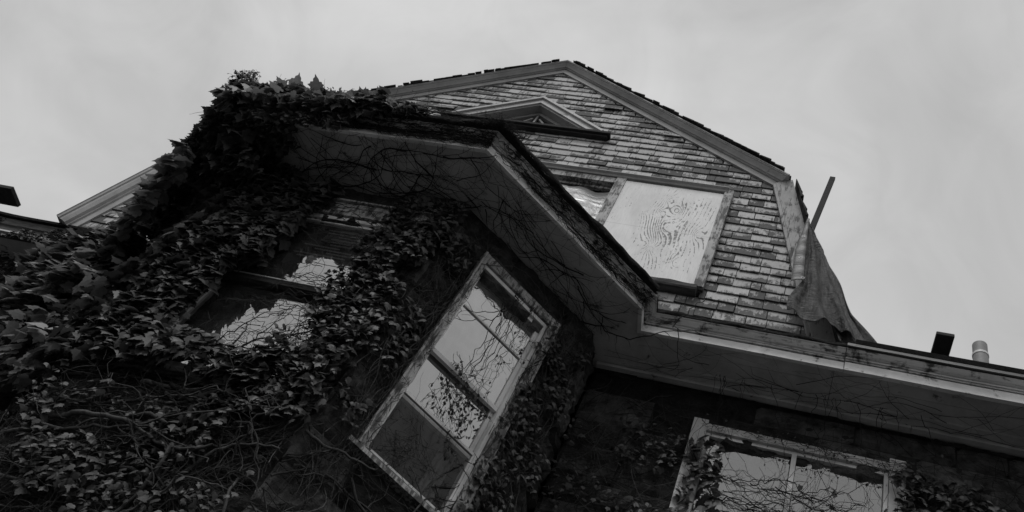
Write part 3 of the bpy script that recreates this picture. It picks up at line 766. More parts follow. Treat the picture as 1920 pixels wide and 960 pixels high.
for c0, c1, ztop in ((A0+.05, mm-.03, 4.72), (mm+.03, A1-.06, 4.74)):
    rows = [[fa.p(c0+(c1-c0)*i/50, -.16+.012*math.sin(i*.9)+.01*math.sin(i*2.3), zz) for i in range(51)] for zz in (3.3, ztop)]
    mb.sweep(rows)
mb.build('curtain', M['curtain'], rw, True)
room(fa, rw, A0, A1, 3.3, 5.05)

# ------------------------------------------------------------------ things on the roof
def plank(name, o, U, V, W, label, group=None):
    mb = MB(); mb.obox(o, U, V, W)
    ob = mb.build(name, M['plank'], None, origin=o, label=None); ob.location = o
    bm_ = ob.modifiers.new('bevel', 'BEVEL'); bm_.width = .003; bm_.segments = 1
    tag(ob, label, 'plank', group); return ob
lp = plank('plank', (-10.2, 4.82, 6.2), (1.78, 0, 0), (0, .24, 0), (0, 0, .05), 'dark plank jutting out above the left eave')
for bx in (-9.9, -9.3):                                  # roof brackets that carry it
    mb = MB(); mb.box(bx-.02, bx+.02, 4.84, 4.87, 5.66, 6.198); mb.box(bx-.02, bx+.02, 4.872, 5.5, 6.16, 6.198); mb.box(bx-.02, bx+.02, 5.05, 5.09, 5.82, 6.158)
    mb.build('bracket', M['gutter_metal'], lp, origin=(-10.2, 4.82, 6.2))
plank('plank', (.98, 4.45, 6.0), (.125, 0, 0), (0, .34, .0), (0, 0, .035), 'short dark board sticking up over the right eave beside the pipe')
plank('plank', (-.073, 4.50, 7.15), (.050, -.004, -.012), (0, .035, .0), (.128, .0, 1.17), 'long thin plank leaning up above the torn tarp')
pp = empty('vent_pipe', 'pale grey vent pipe with a white band behind the right eave', 'pipe'); pp.location = (1.60, 5.6, 6.44)
def ring(mb, cx, cy, z0, z1, r, n_=28, cap=True):
    rows_ = [[(cx+r*math.cos(2*math.pi*i/n_), cy+r*math.sin(2*math.pi*i/n_), z_) for i in range(n_)] for z_ in (z0, z1)]
    mb.sweep(rows_, closed=True)
    if cap: mb.add(rows_[1], [tuple(range(n_))]); mb.add(rows_[0], [tuple(reversed(range(n_)))])
mb = MB(); ring(mb, 0, 0, 0, .87, .066); mb.build('pipe_body', M['pipe'], pp, True)
mb = MB(); ring(mb, 0, 0, .873, .90, .070); mb.build('band', M['band'], pp, True)
mb = MB(); ring(mb, 0, 0, .903, 1.04, .064); mb.build('pipe_cap', M['pipe'], pp, True)

# tarp
tp_ = empty('torn_tarp', 'torn dark tarp hanging from the gable edge over the right eave', 'tarp'); tp_.location = (-.07, 4.45, 7.33)
def spl(pts, k):
    k = max(0, min(.9999, k))*(len(pts)-1); i = int(k); f_ = k-i; return Vector(pts[i]).lerp(Vector(pts[i+1]), f_)
lefte = [(-.075, 4.45, 7.34), (-.055, 4.46, 6.85), (-.03, 4.46, 6.36), (-.12, 4.46, 6.12), (-.10, 4.44, 5.95)]
bot = [(-.10, 4.44, 5.95), (-.02, 4.44, 5.89), (.08, 4.44, 5.87), (.17, 4.46, 5.91), (.26, 4.49, 5.92), (.34, 4.50, 5.88), (.41, 4.50, 5.80)]
righte = [(-.055, 4.47, 7.32), (.09, 4.52, 6.98), (.17, 4.52, 6.60), (.30, 4.52, 6.22), (.40, 4.50, 5.83)]
mb = MB(); rows = []
for j in range(61):
    k = j/60; a_, b_ = spl(lefte, k), spl(righte, k); rw_ = []
    for i in range(37):
        s_ = i/36
        p_ = a_.lerp(b_, s_)
        bt = spl(bot, s_); lin = Vector(lefte[-1]).lerp(Vector(righte[-1]), s_)
        p_ += (bt-lin)*(k**4)
        fold = .030*math.sin(s_*15+.8*math.sin(k*3))*(k**.5)+.012*math.sin(s_*33+k*4)*k
        p_.y += -fold*.8 - .01+.016*nz3(s_*5, k*9, 2)*(k**.5)+.007*nz3(s_*14, k*26, 5); p_.x += .012*nz3(s_*3, k*6, 8)
        rw_.append(p_)
    rows.append(rw_)
o_ = tp_.location
mb.sweep(rows); ob = mb.build('tarp_front', M['tarp'], tp_, True, origin=o_)
so_ = ob.modifiers.new('s', 'SOLIDIFY'); so_.thickness = .004
mb = MB(); rows = []
Lh = [(-.08, 4.44, 7.34), (-.13, 4.435, 6.80), (-.115, 4.43, 6.34)]; Rh = [(-.062, 4.43, 7.34), (-.05, 4.42, 6.85), (-.022, 4.42, 6.36)]
for j in range(50):
    k = j/49; a_, b_ = spl(Lh, k), spl(Rh, k)
    rows.append([a_.lerp(b_, s_)+Vector((0, -.006*math.sin(k*38)+.012*math.sin(s_*3.1)*-1, .0)) for s_ in (0, .25, .5, .75, 1)])
mb.sweep(rows); ob = mb.build('hem', M['hem'], tp_, True, origin=o_, label='pale hem strip with metal eyelets'); so_ = ob.modifiers.new('s', 'SOLIDIFY'); so_.thickness = .004
for ex, ez in ((-.085, 7.0), (-.075, 6.66), (-.03, 6.38)):
    mb = MB(); rows = []
    for i in range(17):
        th = 2*math.pi*i/16
        rows.append([(ex+math.cos(th)*(.012+.004*math.cos(ph)), 4.405-.002*math.sin(ph), ez+math.sin(th)*(.012+.004*math.cos(ph))) for ph in (0, 1.57, 3.14, 4.71)])
    mb.sweep(rows, closed=True); mb.build('eyelet', M['band'], tp_, True, origin=o_)
mb = MB(); rows = []
Lb = [(-.05, 4.52, 7.26), (.04, 4.54, 6.95), (.12, 4.55, 6.55), (.22, 4.55, 6.15), (.30, 4.55, 5.80)]
Rb = [(-.035, 4.50, 7.26), (.125, 4.50, 6.88), (.26, 4.50, 6.52), (.385, 4.50, 6.13), (.60, 4.50, 5.76)]
for j in range(50):
    k = j/49; a_, b_ = spl(Lb, k), spl(Rb, k)
    rows.append([a_.lerp(b_, i/20)+Vector((.01*math.sin(k*14+i), -.02*math.sin(i*.55+k*2)*k**.7, 0)) for i in range(21)])
mb.sweep(rows); ob = mb.build('tarp_back', M['tarp_back'], tp_, True, origin=o_); so_ = ob.modifiers.new('s', 'SOLIDIFY'); so_.thickness = .004

# ------------------------------------------------------------------ vines
OUTL = [(0, .03), (-.16, -.10), (-.34, -.06), (-.50, .10), (-.44, .22), (-.62, .40), (-.47, .46), (-.40, .58), (-.25, .60), (-.20, .76), (-.08, .86), (0, 1.06)]
OUTL = OUTL + [(-x_, y_) for x_, y_ in reversed(OUTL[1:-1])]
def leaf(mb, p, tip, nrm, s, r_, lobed=True):
    tip = tip.normalized(); nrm = (nrm-tip*nrm.dot(tip))
    if nrm.length < 1e-4: nrm = tip.orthogonal()
    nrm.normalize(); sd_ = tip.cross(nrm)
    fold = r_.uniform(.12, .42); droop = r_.uniform(.0, .35); wx = r_.uniform(.8, 1.1); tw = r_.uniform(-.15, .15)
    vs_ = []
    pts = OUTL if lobed else [(x_*.72, y_) for x_, y_ in OUTL[::2]]
    for x_, y_ in [(0, .12), (0, .55)]+pts:
        x_ += r_.uniform(-.02, .02)
        zz = -fold*abs(x_)-droop*y_*y_+tw*x_
        vs_.append(p+(sd_*(x_*wx)+tip*y_+nrm*zz)*s)
    n_ = len(pts); h = n_//2
    fs = []
    for i in range(n_):
        k = (i+1) % n_
        c = 0 if (pts[i][1]+pts[k][1])/2 < .33 else 1
        fs.append((c, 2+i, 2+k))
    ch = [i for i in range(n_)]
    # bridge between the two inner points
    for i in range(n_):
        k = (i+1) % n_
        c0 = 0 if (pts[i][1]+pts[k][1])/2 < .33 else 1
        k2 = (i+2) % n_
        c1 = 0 if (pts[k][1]+pts[k2][1])/2 < .33 else 1
        if c0 != c1: fs.append((0, 1, 2+k))
    mb.add(vs_, fs, r_.random())

DOWN = Vector((0, 0, -1))
def leaf_patch(mb, P, nrm, count, size, depth, r_, reject=None, clump=2.2, thr=-.15, lobed=True, out=.5, tw=None):
    """scatter hanging leaves over a bilinear patch P=[p00,p10,p11,p01]; nrm outward; depth (min,max) off the surface"""
    P = [Vector(p) for p in P]; nrm = Vector(nrm).normalized(); k = 0; tries = 0
    while k < count and tries < count*8:
        tries += 1
        s_, t_ = r_.random(), r_.random()
        p = P[0].lerp(P[1], s_).lerp(P[3].lerp(P[2], s_), t_)
        if nz3(p.x*clump, p.y*clump+9, p.z*clump) < thr: continue
        if reject and reject(p, r_): continue
        bul = .5+.5*nz3(p.x*1.7+4, p.y*1.7, p.z*1.7)
        dd = depth[0]+(depth[1]-depth[0])*(r_.random()**.7)*(.35+bul)
        q_ = p+nrm*dd
        rv = Vector((r_.gauss(0, 1), r_.gauss(0, 1), r_.gauss(0, 1)))
        tip = DOWN*.9+nrm*(out*r_.uniform(.2, 1.4))+rv*.33
        fn = nrm*.7+Vector((0, 0, .75))+rv*.38
        leaf(mb, q_, tip, fn, r_.uniform(*size), r_, lobed); k += 1

class Patch:
    def __init__(s, o, U, V, Nn, bounds, inside=None):
        s.o = Vector(o); s.U = Vector(U).normalized(); s.V = Vector(V).normalized(); s.N = Vector(Nn).normalized(); s.b = bounds; s.ins = inside
    def ok(s, u, v): return s.b[0] <= u <= s.b[1] and s.b[2] <= v <= s.b[3] and (s.ins is None or s.ins(u, v))
    def P(s, u, v, h): return s.o+s.U*u+s.V*v+s.N*h
def grow(mb, pt, u, v, ang, Ln, r0, r_, wander=.22, br=.16, depth=0, lift=.008, step=.045, maxd=3, bend=0, sides=4, leafmb=None, lsize=(.03, .06), lp=0):
    pts = []; n_ = max(3, int(Ln/step)); h = lift*r_.uniform(.4, 1.6)+r0; bd = bend
    for i in range(n_):
        if not pt.ok(u, v): break
        h += r_.gauss(0, lift*.35); h = max(r0*.8, min(h, lift*4+r0))
        pts.append(pt.P(u, v, h))
        bd += r_.gauss(0, wander*.35); bd *= .85
        ang += bd*.5+r_.gauss(0, wander*.5)
        u += math.cos(ang)*step; v += math.sin(ang)*step
        if depth < maxd and r_.random() < br and i > 1:
            grow(mb, pt, u, v, ang+r_.choice((-1, 1))*r_.uniform(.45, 1.15), Ln*(1-i/n_)*r_.uniform(.35, .8)+.06, r0*r_.uniform(.45, .7), r_, wander, br*.85, depth+1, lift, step*.9, maxd, 0, 3, leafmb, lsize, lp)
        if leafmb is not None and r_.random() < lp:
            nn_ = pt.N+Vector((r_.gauss(0, .5), r_.gauss(0, .5), r_.gauss(0, .5)+.3))
            leaf(leafmb, pts[-1]+pt.N*.01, DOWN+pt.N*.4+Vector((r_.gauss(0, .5), r_.gauss(0, .5), r_.gauss(0, .4))), nn_, r_.uniform(*lsize), r_, False)
    if len(pts) > 1:
        m_ = len(pts); mb.tube(pts, [r0*(1-.65*i/m_) for i in range(m_)], sides if depth == 0 else 3, r_.random())
def twig(mb, pts, r0, r_, jit=.02, n_=14, branches=2, bl=.12, leafmb=None, lsize=(.025, .05), lp=0):
    """free hanging twig through control points"""
    out = []; pts = [Vector(p) for p in pts]
    for i in range(n_+1):
        k = i/n_*(len(pts)-1); a_ = min(int(k), len(pts)-2); f_ = k-a_
        p0 = pts[max(a_-1, 0)]; p1 = pts[a_]; p2 = pts[a_+1]; p3 = pts[min(a_+2, len(pts)-1)]
        q_ = .5*((2*p1)+(p2-p0)*f_+(2*p0-5*p1+4*p2-p3)*f_*f_+(3*p1-p0-3*p2+p3)*f_**3)
        out.append(q_+Vector((r_.gauss(0, jit), r_.gauss(0, jit*.6), r_.gauss(0, jit)))*(0 if i == 0 else 1))
    mb.tube(out, [r0*(1-.6*i/n_) for i in range(n_+1)], 4, r_.random())
    for b__ in range(branches):
        i = r_.randrange(2, n_); p0 = out[i]; d = (out[min(i+1, n_)]-out[i-1]).normalized()
        d = (d+Vector((r_.gauss(0, .7), r_.gauss(0, .5), r_.gauss(0, .7)))).normalized()
        bp = [p0]; L_ = bl*r_.uniform(.5, 1.5)
        for j in range(6): d = (d+Vector((r_.gauss(0, .25), r_.gauss(0, .2), r_.gauss(0, .25)-.03))).normalized(); bp.append(bp[-1]+d*L_/6)
        mb.tube(bp, [r0*.5*(1-.1*j) for j in range(7)], 3, r_.random())
        if leafmb is not None:
            for q_ in bp[1:]:
                if r_.random() < lp: leaf(leafmb, q_, DOWN+Vector((r_.gauss(0, .6), r_.gauss(0, .6), 0)), Vector((r_.gauss(0, .4), -1, .6)), r_.uniform(*lsize), r_, False)
    return out
NF, NC, NL, NW = Vector((0, -1, 0)), Vector((1, -1, 0)).normalized(), Vector((-1, -1, 0)).normalized(), Vector((0, -1, 0))

# wall patches (u along the wall in metres, v = height)
pF = Patch((-4.22, 3.65, 0), (1, 0, 0), (0, 0, 1), NF, (0, 1.70, 1.2, 5.48))
pC = Patch((-2.52, 3.65, 0), (1, 1, 0), (0, 0, 1), NC, (0, 1.41, 1.2, 5.48))
pCx = Patch((-2.52, 3.65, 0), (1, 1, 0), (0, 0, 1), NC, (0, 1.41, 1.2, 5.48), lambda u, v: not (.37 < u < .99 and 3.2 < v < 5.1))
pFx = Patch((-4.22, 3.65, 0), (1, 0, 0), (0, 0, 1), NF, (0, 1.70, 1.2, 5.48), lambda u, v: not (.3 < u < 1.18 and 3.35 < v < 4.95))
pL = Patch((-5.22, 4.65, 0), (1, -1, 0), (0, 0, 1), NL, (0, 1.41, 1.2, 5.48))
pR = Patch((-1.52, 5.02, 0), (1, 0, 0), (0, 0, 1), NW, (0, 4.2, 2.5, 5.45))
pRx = Patch((-1.52, 5.02, 0), (1, 0, 0), (0, 0, 1), NW, (0, 4.2, 2.5, 5.45), lambda u, v: not (.95 < u < 2.35 and v < 5.08))
pWL = Patch((-9, 5.02, 0), (1, 0, 0), (0, 0, 1), NW, (0, 3.7, 1.5, 5.3))
# soffits: u along eave, v from eave towards the wall
pSF = Patch((-4.38, 3.12, 5.495), (1, 0, 0), (0, 1, 0), (0, 0, -1), (-.2, 2.3, 0.0, .55), lambda u, v: u > -.3*0+(.3*v) - .1 and u < 2.02-.3*v+.1)
pSC = Patch((-2.36, 3.12, 5.495), (1, 1, 0), (-1, 1, 0), (0, 0, -1), (-.1, 1.75, 0.0, .50))
pSR = Patch((-1.15, 4.54, 5.495), (1, 0, 0), (0, 1, 0), (0, 0, -1), (-.3, 3.6, 0, .46))

def glass_front(u, v):     # keep stems thin over the panes
    return .27 < u < 1.30 and 3.3 < v < 5.0
def glass_cant(u, v): return .36 < u < 1.0 and 3.2 < v < 5.08
def glass_right(u, v): return 1.02 < u < 2.26 and 3.3 < v < 5.0

def vine(name, label, fol, stem, stem_mat='bark', leaf_mat='leaf', base=(0, 0, 0)):
    e = empty(name, label, 'climbing vine', 'ivy climbing over the house'); e.location = base
    if fol is not None and fol.v: fol.build('foliage', M[leaf_mat], e, origin=base)
    if stem is not None and stem.v: stem.build('vine_stems', M[stem_mat], e, origin=base, smooth=True)
    return e

# 1 crown of ivy over the top of the bay roof
r_ = random.Random(21); fol, st = MB(), MB()
leaf_patch(fol, [(-4.85, 3.25, 5.83), (-3.35, 3.02, 5.78), (-3.2, 2.96, 5.62), (-4.7, 2.95, 5.50)], (0, -1, .5), 620, (.06, .125), (-.05, .14), r_, thr=-.5)
leaf_patch(fol, [(-4.65, 3.3, 5.88), (-3.7, 3.2, 5.84), (-3.7, 2.98, 5.70), (-4.6, 2.98, 5.70)], (0, -.6, 1), 300, (.09, .16), (0, .13), r_, thr=-.6)
leaf_patch(fol, [(-3.5, 3.05, 5.76), (-2.95, 3.02, 5.75), (-2.95, 2.98, 5.70), (-3.5, 2.97, 5.68)], (0, -.7, .9), 110, (.05, .10), (-.02, .05), r_, thr=-.5)
leaf_patch(fol, [(-4.45, 3.06, 5.66), (-3.45, 3.06, 5.66), (-3.6, 3.10, 5.48), (-4.45, 3.10, 5.44)], NF, 520, (.04, .09), (.0, .07), r_, thr=-.6)
for k in range(60):
    x0 = r_.uniform(-4.6, -2.9); twig(st, [(x0, 3.02, 5.72), (x0+r_.uniform(-.2, .3), 2.96, 5.74+r_.uniform(-.03, .03)), (x0+r_.uniform(-.4, .5), 2.97, 5.66+r_.uniform(-.08, .03))], .004, r_, .012, 10, 2, .1)
for k in range(26):   # spiky shoots against the sky
    x0, y0 = (-4.62, 3.0) if k < 12 else (r_.uniform(-4.6, -3.6), 3.05)
    twig(st, [(x0, y0, 5.82), (x0+r_.uniform(-.12, .02), y0-.02, 5.88+r_.random()*.04), (x0+r_.uniform(-.22, .02), y0-.03, 5.94+r_.random()*.08)], .003, r_, .012, 10, 3, .07, fol, (.02, .04), .6)
vine('ivy', 'ivy with large leaves heaped on the top corner of the bay roof', fol, st, 'bark_dark', 'leaf_pale_lit', (-4.4, 3.1, 5.7))  # brighter leaf colour here stands for light falling on the top leaves

# 2 hanging curtain of ivy over the left side of the bay
r_ = random.Random(22); fol, st = MB(), MB()
leaf_patch(fol, [(-5.80, 4.30, 5.80), (-4.55, 2.98, 5.78), (-4.48, 3.05, 5.40), (-5.75, 4.35, 5.40)], NL, 1000, (.04, .09), (-.04, .18), r_, thr=-.35)
leaf_patch(fol, [(-5.70, 4.35, 5.46), (-4.38, 3.15, 5.46), (-4.15, 3.50, 5.15), (-5.30, 4.55, 5.10)], NL, 1000, (.06, .12), (-.02, .30), r_, thr=-.25)
leaf_patch(fol, [(-5.35, 4.6, 5.3), (-4.25, 3.6, 5.3), (-4.22, 3.60, 2.7), (-5.25, 4.62, 2.7)], NL, 3000, (.05, .125), (.02, .22), r_, thr=-.2)
leaf_patch(fol, [(-5.92, 4.30, 6.02), (-4.72, 3.0, 5.92), (-4.62, 3.0, 5.6), (-5.85, 4.30, 5.6)], NL, 900, (.035, .085), (-.02, .10), r_, thr=-.4)
leaf_patch(fol, [(-4.45, 3.1, 5.49), (-3.95, 3.1, 5.49), (-4.0, 3.6, 5.49), (-4.35, 3.65, 5.49)], (0, -.2, -1), 300, (.04, .09), (.0, .08), r_, thr=-.4)
for k in range(50):
    s_ = r_.random(); a_ = Vector((-5.9, 4.3, 5.98)).lerp(Vector((-4.7, 3.0, 5.9)), s_)
    twig(st, [a_-Vector((0, 0, .1)), a_+NL*.05, a_+NL*r_.uniform(.03, .10)+Vector((0, 0, r_.uniform(-.02, .12)))], .003, r_, .012, 9, 3, .07, fol, (.02, .045), .6)
for k in range(120):
    s_ = r_.random(); a_ = Vector((-5.75, 4.3, 5.75)).lerp(Vector((-4.5, 3.0, 5.78)), s_)
    twig(st, [a_, a_+NL*.06+Vector((0, 0, -.15)), a_+NL*r_.uniform(-.1, .12)+Vector((0, 0, -.5))], .004, r_, .02, 10, 2, .12)
for k in range(40): grow(st, pL, r_.uniform(0, 1.4), r_.uniform(1.5, 4.5), r_.uniform(.8, 2.3), 1.6, .007, r_, .3, .14, lift=.03)
vine('ivy', 'dense ivy curtain hanging down the left side of the bay', fol, st, 'bark_dark', 'leaf', (-4.9, 4.0, 4.5))

# 3 ivy on the left main wall and rotten eave
r_ = random.Random(23); fol, st = MB(), MB()
leaf_patch(fol, [(-9, 5.0, 4.5), (-5.25, 5.0, 4.7), (-5.25, 4.8, 2.6), (-9, 5.0, 2.6)], NW, 1900, (.07, .15), (.02, .5), r_, thr=-.2)
leaf_patch(fol, [(-9, 4.95, 5.3), (-5.25, 4.95, 5.3), (-5.25, 4.95, 4.5), (-9, 4.95, 4.5)], NW, 700, (.03, .07), (.0, .08), r_, thr=-.05, lobed=False)
leaf_patch(fol, [(-9, 4.70, 5.54), (-5.7, 4.70, 5.54), (-5.7, 4.70, 5.28), (-9, 4.70, 5.28)], NW, 1800, (.025, .05), (.0, .03), r_, thr=.0, lobed=False)
leaf_patch(fol, [(-6.2, 4.62, 5.0), (-5.5, 4.35, 5.42), (-5.2, 4.2, 4.3), (-6.3, 4.5, 3.9)], (-.4, -1, .2), 1100, (.09, .16), (.0, .32), r_, thr=-.15)
for k in range(60): grow(st, pWL, r_.uniform(0, 3.7), r_.uniform(1.6, 5), r_.uniform(0, 3.1), 1.5, .006, r_, .3, .14, lift=.03)
ev = vine('ivy', 'ivy with broad leaves spilling under the rotten left eave', fol, st, 'bark_dark', 'leaf', (-6.5, 5.0, 4.5))
f2 = MB()
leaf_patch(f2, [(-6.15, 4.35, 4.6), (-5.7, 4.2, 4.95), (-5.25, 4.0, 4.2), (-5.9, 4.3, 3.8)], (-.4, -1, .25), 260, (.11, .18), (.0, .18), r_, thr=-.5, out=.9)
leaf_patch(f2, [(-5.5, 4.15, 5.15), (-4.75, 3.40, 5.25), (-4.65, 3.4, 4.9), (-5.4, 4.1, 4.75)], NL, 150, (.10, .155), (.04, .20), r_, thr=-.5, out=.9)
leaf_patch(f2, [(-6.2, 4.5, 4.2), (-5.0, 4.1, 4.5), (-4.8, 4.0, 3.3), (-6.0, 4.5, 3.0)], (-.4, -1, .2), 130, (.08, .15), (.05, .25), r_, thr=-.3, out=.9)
f2.build('foliage', M['leaf_pale_lit'], ev, origin=(-6.5, 5.0, 4.5), label='larger paler leaves on the outside of the mass')

# 4 ivy on the bay front: leaves round the window, bare stems below
def rejF(p, rr):
    x_, z_ = p.x, p.z
    left = -3.86 + (.24 if z_ > 4.25 else (.08 if z_ > 3.9 else .0))
    if left < x_ < -2.98-.10*max(0, 4.2-z_) and 3.42 < z_ < 5.15: return rr.random() < (.99 if z_ < 4.65 else .88)
    return False
r_ = random.Random(24); fol, st = MB(), MB()
leaf_patch(fol, [(-4.25, 3.62, 5.35), (-3.55, 3.62, 5.35), (-3.62, 3.62, 4.3), (-4.25, 3.62, 4.3)], NF, 1200, (.06, .11), (.02, .14), r_, rejF, thr=-.5)
leaf_patch(fol, [(-4.25, 3.62, 4.4), (-3.6, 3.62, 4.4), (-3.75, 3.62, 3.2), (-4.25, 3.62, 3.2)], NF, 900, (.06, .11), (.02, .13), r_, rejF, thr=-.5)
leaf_patch(fol, [(-4.25, 3.62, 3.45), (-2.9, 3.62, 3.45), (-2.9, 3.62, 3.15), (-4.25, 3.62, 3.05)], NF, 600, (.05, .10), (.02, .18), r_, rejF, thr=-.4)
leaf_patch(fol, [(-4.25, 3.62, 3.2), (-3.0, 3.62, 3.2), (-2.8, 3.62, 2.2), (-4.25, 3.62, 1.8)], NF, 420, (.03, .065), (.03, .12), r_, None, clump=3.4, thr=.16, lobed=True)
leaf_patch(fol, [(-4.24, 3.62, 4.4), (-3.78, 3.62, 4.4), (-3.86, 3.62, 3.2), (-4.24, 3.62, 3.2)], NF, 800, (.05, .10), (.0, .10), r_, None, thr=-.8)
leaf_patch(fol, [(-4.24, 3.62, 5.2), (-3.72, 3.62, 5.2), (-3.85, 3.62, 4.2), (-4.24, 3.62, 4.2)], NF, 520, (.05, .10), (.0, .10), r_, None, thr=-.8)
vine('ivy', 'leafy ivy framing the bay front window', fol, None, 'bark', 'leaf', (-3.9, 3.6, 4))
r_ = random.Random(25); fol, st = MB(), MB()
for k in range(85):            # thick old stems wrapping round under the windows
    v0 = r_.uniform(1.5, 3.15); u0 = r_.uniform(-.1, 1.1)
    grow(st, pF, max(0, u0), v0, r_.gauss(.0, .12)-.12*(v0 > 2.7)+.1, r_.uniform(.9, 1.8), .003+.016*r_.random()**2.5, r_, .20, .10, lift=.03, sides=6, maxd=3)
for k in range(700): grow(st, pF, r_.uniform(0, 1.6), r_.uniform(1.4, 3.2), r_.choice((0, 3.14, 0, 3.14, 1.5))+r_.gauss(0, .45), r_.uniform(.2, .8), r_.uniform(.0012, .004), r_, .55, .2, lift=.03, maxd=2)
for k in range(60):
    v0 = r_.uniform(1.8, 3.1); grow(st, pC, r_.choice((0, r_.uniform(0, .8))), v0, r_.gauss(.1, .5), r_.uniform(.3, 1.2), .002+.009*r_.random()**2, r_, .45, .2, lift=.02, sides=5)
for k in range(16):
    x0, z0_ = r_.uniform(-4.1, -2.7), r_.uniform(1.9, 3.0)
    twig(st, [(x0, 3.58, z0_), (x0+r_.uniform(-.25, .3), 3.50, z0_+r_.uniform(-.1, .25)), (x0+r_.uniform(-.5, .7), 3.54, z0_+r_.uniform(-.25, .5))], r_.uniform(.004, .010), r_, .018, 16, 5, .2)
leaf_patch(fol, [(-4.2, 3.6, 3.25), (-2.55, 3.6, 3.25), (-2.55, 3.6, 2.0), (-4.2, 3.6, 1.6)], NF, 900, (.02, .05), (.01, .08), r_, None, clump=4.0, thr=.02, lobed=True)
vine('ivy', 'bare woody ivy stems matted over the stone below the bay windows', fol, st, 'bark', 'leaf_small', (-3.4, 3.6, 2.6))

# 5 tangle between the two bay windows
r_ = random.Random(26); fol, st = MB(), MB()
leaf_patch(fol, [(-3.00, 3.63, 5.22), (-2.52, 3.63, 5.22), (-2.52, 3.63, 3.2), (-3.08, 3.63, 3.2)], NF, 1900, (.03, .07), (.01, .15), r_, None, clump=3.5, thr=-.35)
leaf_patch(fol, [(-2.98, 3.62, 4.1), (-2.48, 3.62, 4.1), (-2.48, 3.62, 2.95), (-3.1, 3.62, 2.95)], NF, 620, (.03, .07), (.01, .12), r_, None, clump=3.5, thr=-.5)
leaf_patch(fol, [(-3.0, 3.63, 5.42), (-2.50, 3.63, 5.42), (-2.50, 3.63, 4.9), (-3.0, 3.63, 4.9)], NF, 330, (.03, .06), (.01, .10), r_, None, clump=3.5, thr=-.4)
leaf_patch(fol, [(-2.52, 3.64, 5.2), (-2.36, 3.80, 5.2), (-2.36, 3.80, 3.2), (-2.52, 3.64, 3.2)], NC, 260, (.03, .06), (.01, .08), r_, None, clump=3.5, thr=-.05)
for k in range(300): grow(st, pFx, r_.uniform(1.18, 1.69), r_.uniform(3.1, 5.2), r_.uniform(0, 6.28), r_.uniform(.3, 1.0), r_.uniform(.0015, .005), r_, .35, .2, lift=.035, maxd=2)
for k in range(230): grow(st, pCx, r_.choice((r_.uniform(.0, .3), r_.uniform(.22, .35))), r_.uniform(3.0, 5.2), r_.choice((1.57, -1.57))+r_.gauss(0, .35), r_.uniform(.4, 1.2), r_.uniform(.0015, .004), r_, .25, .16, lift=.02, maxd=2)
for k in range(22): grow(st, pF, r_.uniform(.2, 1.2), r_.uniform(4.8, 5.2), r_.uniform(-.6, .6), r_.uniform(.4, 1.0), .003, r_, .3, .18, lift=.03, maxd=2)
# loose twigs across the front panes
for k in range(24):
    x0 = r_.uniform(-3.25, -2.95); z0_ = r_.uniform(3.4, 4.5)
    twig(st, [(x0, 3.60, z0_), (x0-r_.uniform(.1, .25), 3.58, z0_-r_.uniform(-.05, .12)), (x0-r_.uniform(.2, .55), 3.59, z0_-r_.uniform(-.05, .25))], .0028, r_, .015, 12, 4, .1)
vine('ivy', 'small-leaved ivy tangle between the two bay windows', fol, st, 'bark', 'leaf_small', (-2.7, 3.6, 4.2))

# 6 strands over the canted window
r_ = random.Random(27); fol, st = MB(), MB()
fc = FrameAx((-2.52, 3.65), (-1.52, 4.65))
for k in range(7):
    a_ = r_.uniform(.5, .85); L_ = r_.uniform(.5, 1.7)
    twig(st, [fc.p(a_, .05, 5.12), fc.p(a_+r_.gauss(0, .06), .045, 5.12-L_*.5), fc.p(a_+r_.gauss(0, .12), .04, 5.12-L_)], r_.uniform(.002, .005), r_, .012, 18, 4, .14)
for k in range(17):
    a_ = r_.gauss(.72, .12); z_ = r_.gauss(4.02, .14)
    twig(st, [fc.p(a_-.1, .03, z_+.1), fc.p(a_, .035, z_), fc.p(a_+.08, .03, z_-.15)], .002, r_, .012, 9, 5, .09, fol, (.015, .038), .45)
for k in range(26):
    a_ = r_.uniform(.4, 1.0); z_ = r_.uniform(3.22, 3.68)
    twig(st, [fc.p(a_, .03, z_), fc.p(a_+r_.gauss(0, .1), .03, z_+r_.gauss(0, .1)), fc.p(a_+r_.gauss(0, .2), .03, z_+r_.gauss(0, .18))], .0018, r_, .012, 9, 4, .09)
for k in range(5):
    a_ = r_.uniform(.9, 1.05); z_ = r_.uniform(4.2, 4.9)
    twig(st, [fc.p(a_+.05, .04, z_), fc.p(a_, .035, z_-.04), fc.p(a_-.15, .03, z_-.1*r_.random())], .0018, r_, .012, 9, 4, .08, fol, (.015, .035), .35)
twig(st, [(-2.36, 3.60, 4.80), (-2.25, 3.58, 5.02), (-2.08, 3.52, 5.36), (-1.96, 3.62, 5.40)], .005, r_, .006, 16, 1, .15)
vine('ivy', 'thin ivy strands and a leafy cluster hanging across the slanted bay window', fol, st, 'bark_dark', 'leaf_small', (-2.0, 4.1, 4.2))

# 7 stems spread over the bay soffit and cornice
r_ = random.Random(28); fol, st = MB(), MB()
for k in range(72): grow(st, pSF, r_.uniform(.0, 1.9), r_.choice((.52, .48, .3, .1)), r_.choice((0, 3.14))+r_.gauss(0, .55), r_.uniform(.5, 1.6), .0015+.0065*r_.random()**2, r_, .30, .2, lift=.006, maxd=3)
for k in range(70): grow(st, pSC, r_.uniform(0, 1.6), r_.uniform(.05, .48), r_.choice((0, 3.14))+r_.gauss(0, .55), r_.uniform(.4, 1.2), .001+.005*r_.random()**2, r_, .28, .16, lift=.005, maxd=3)
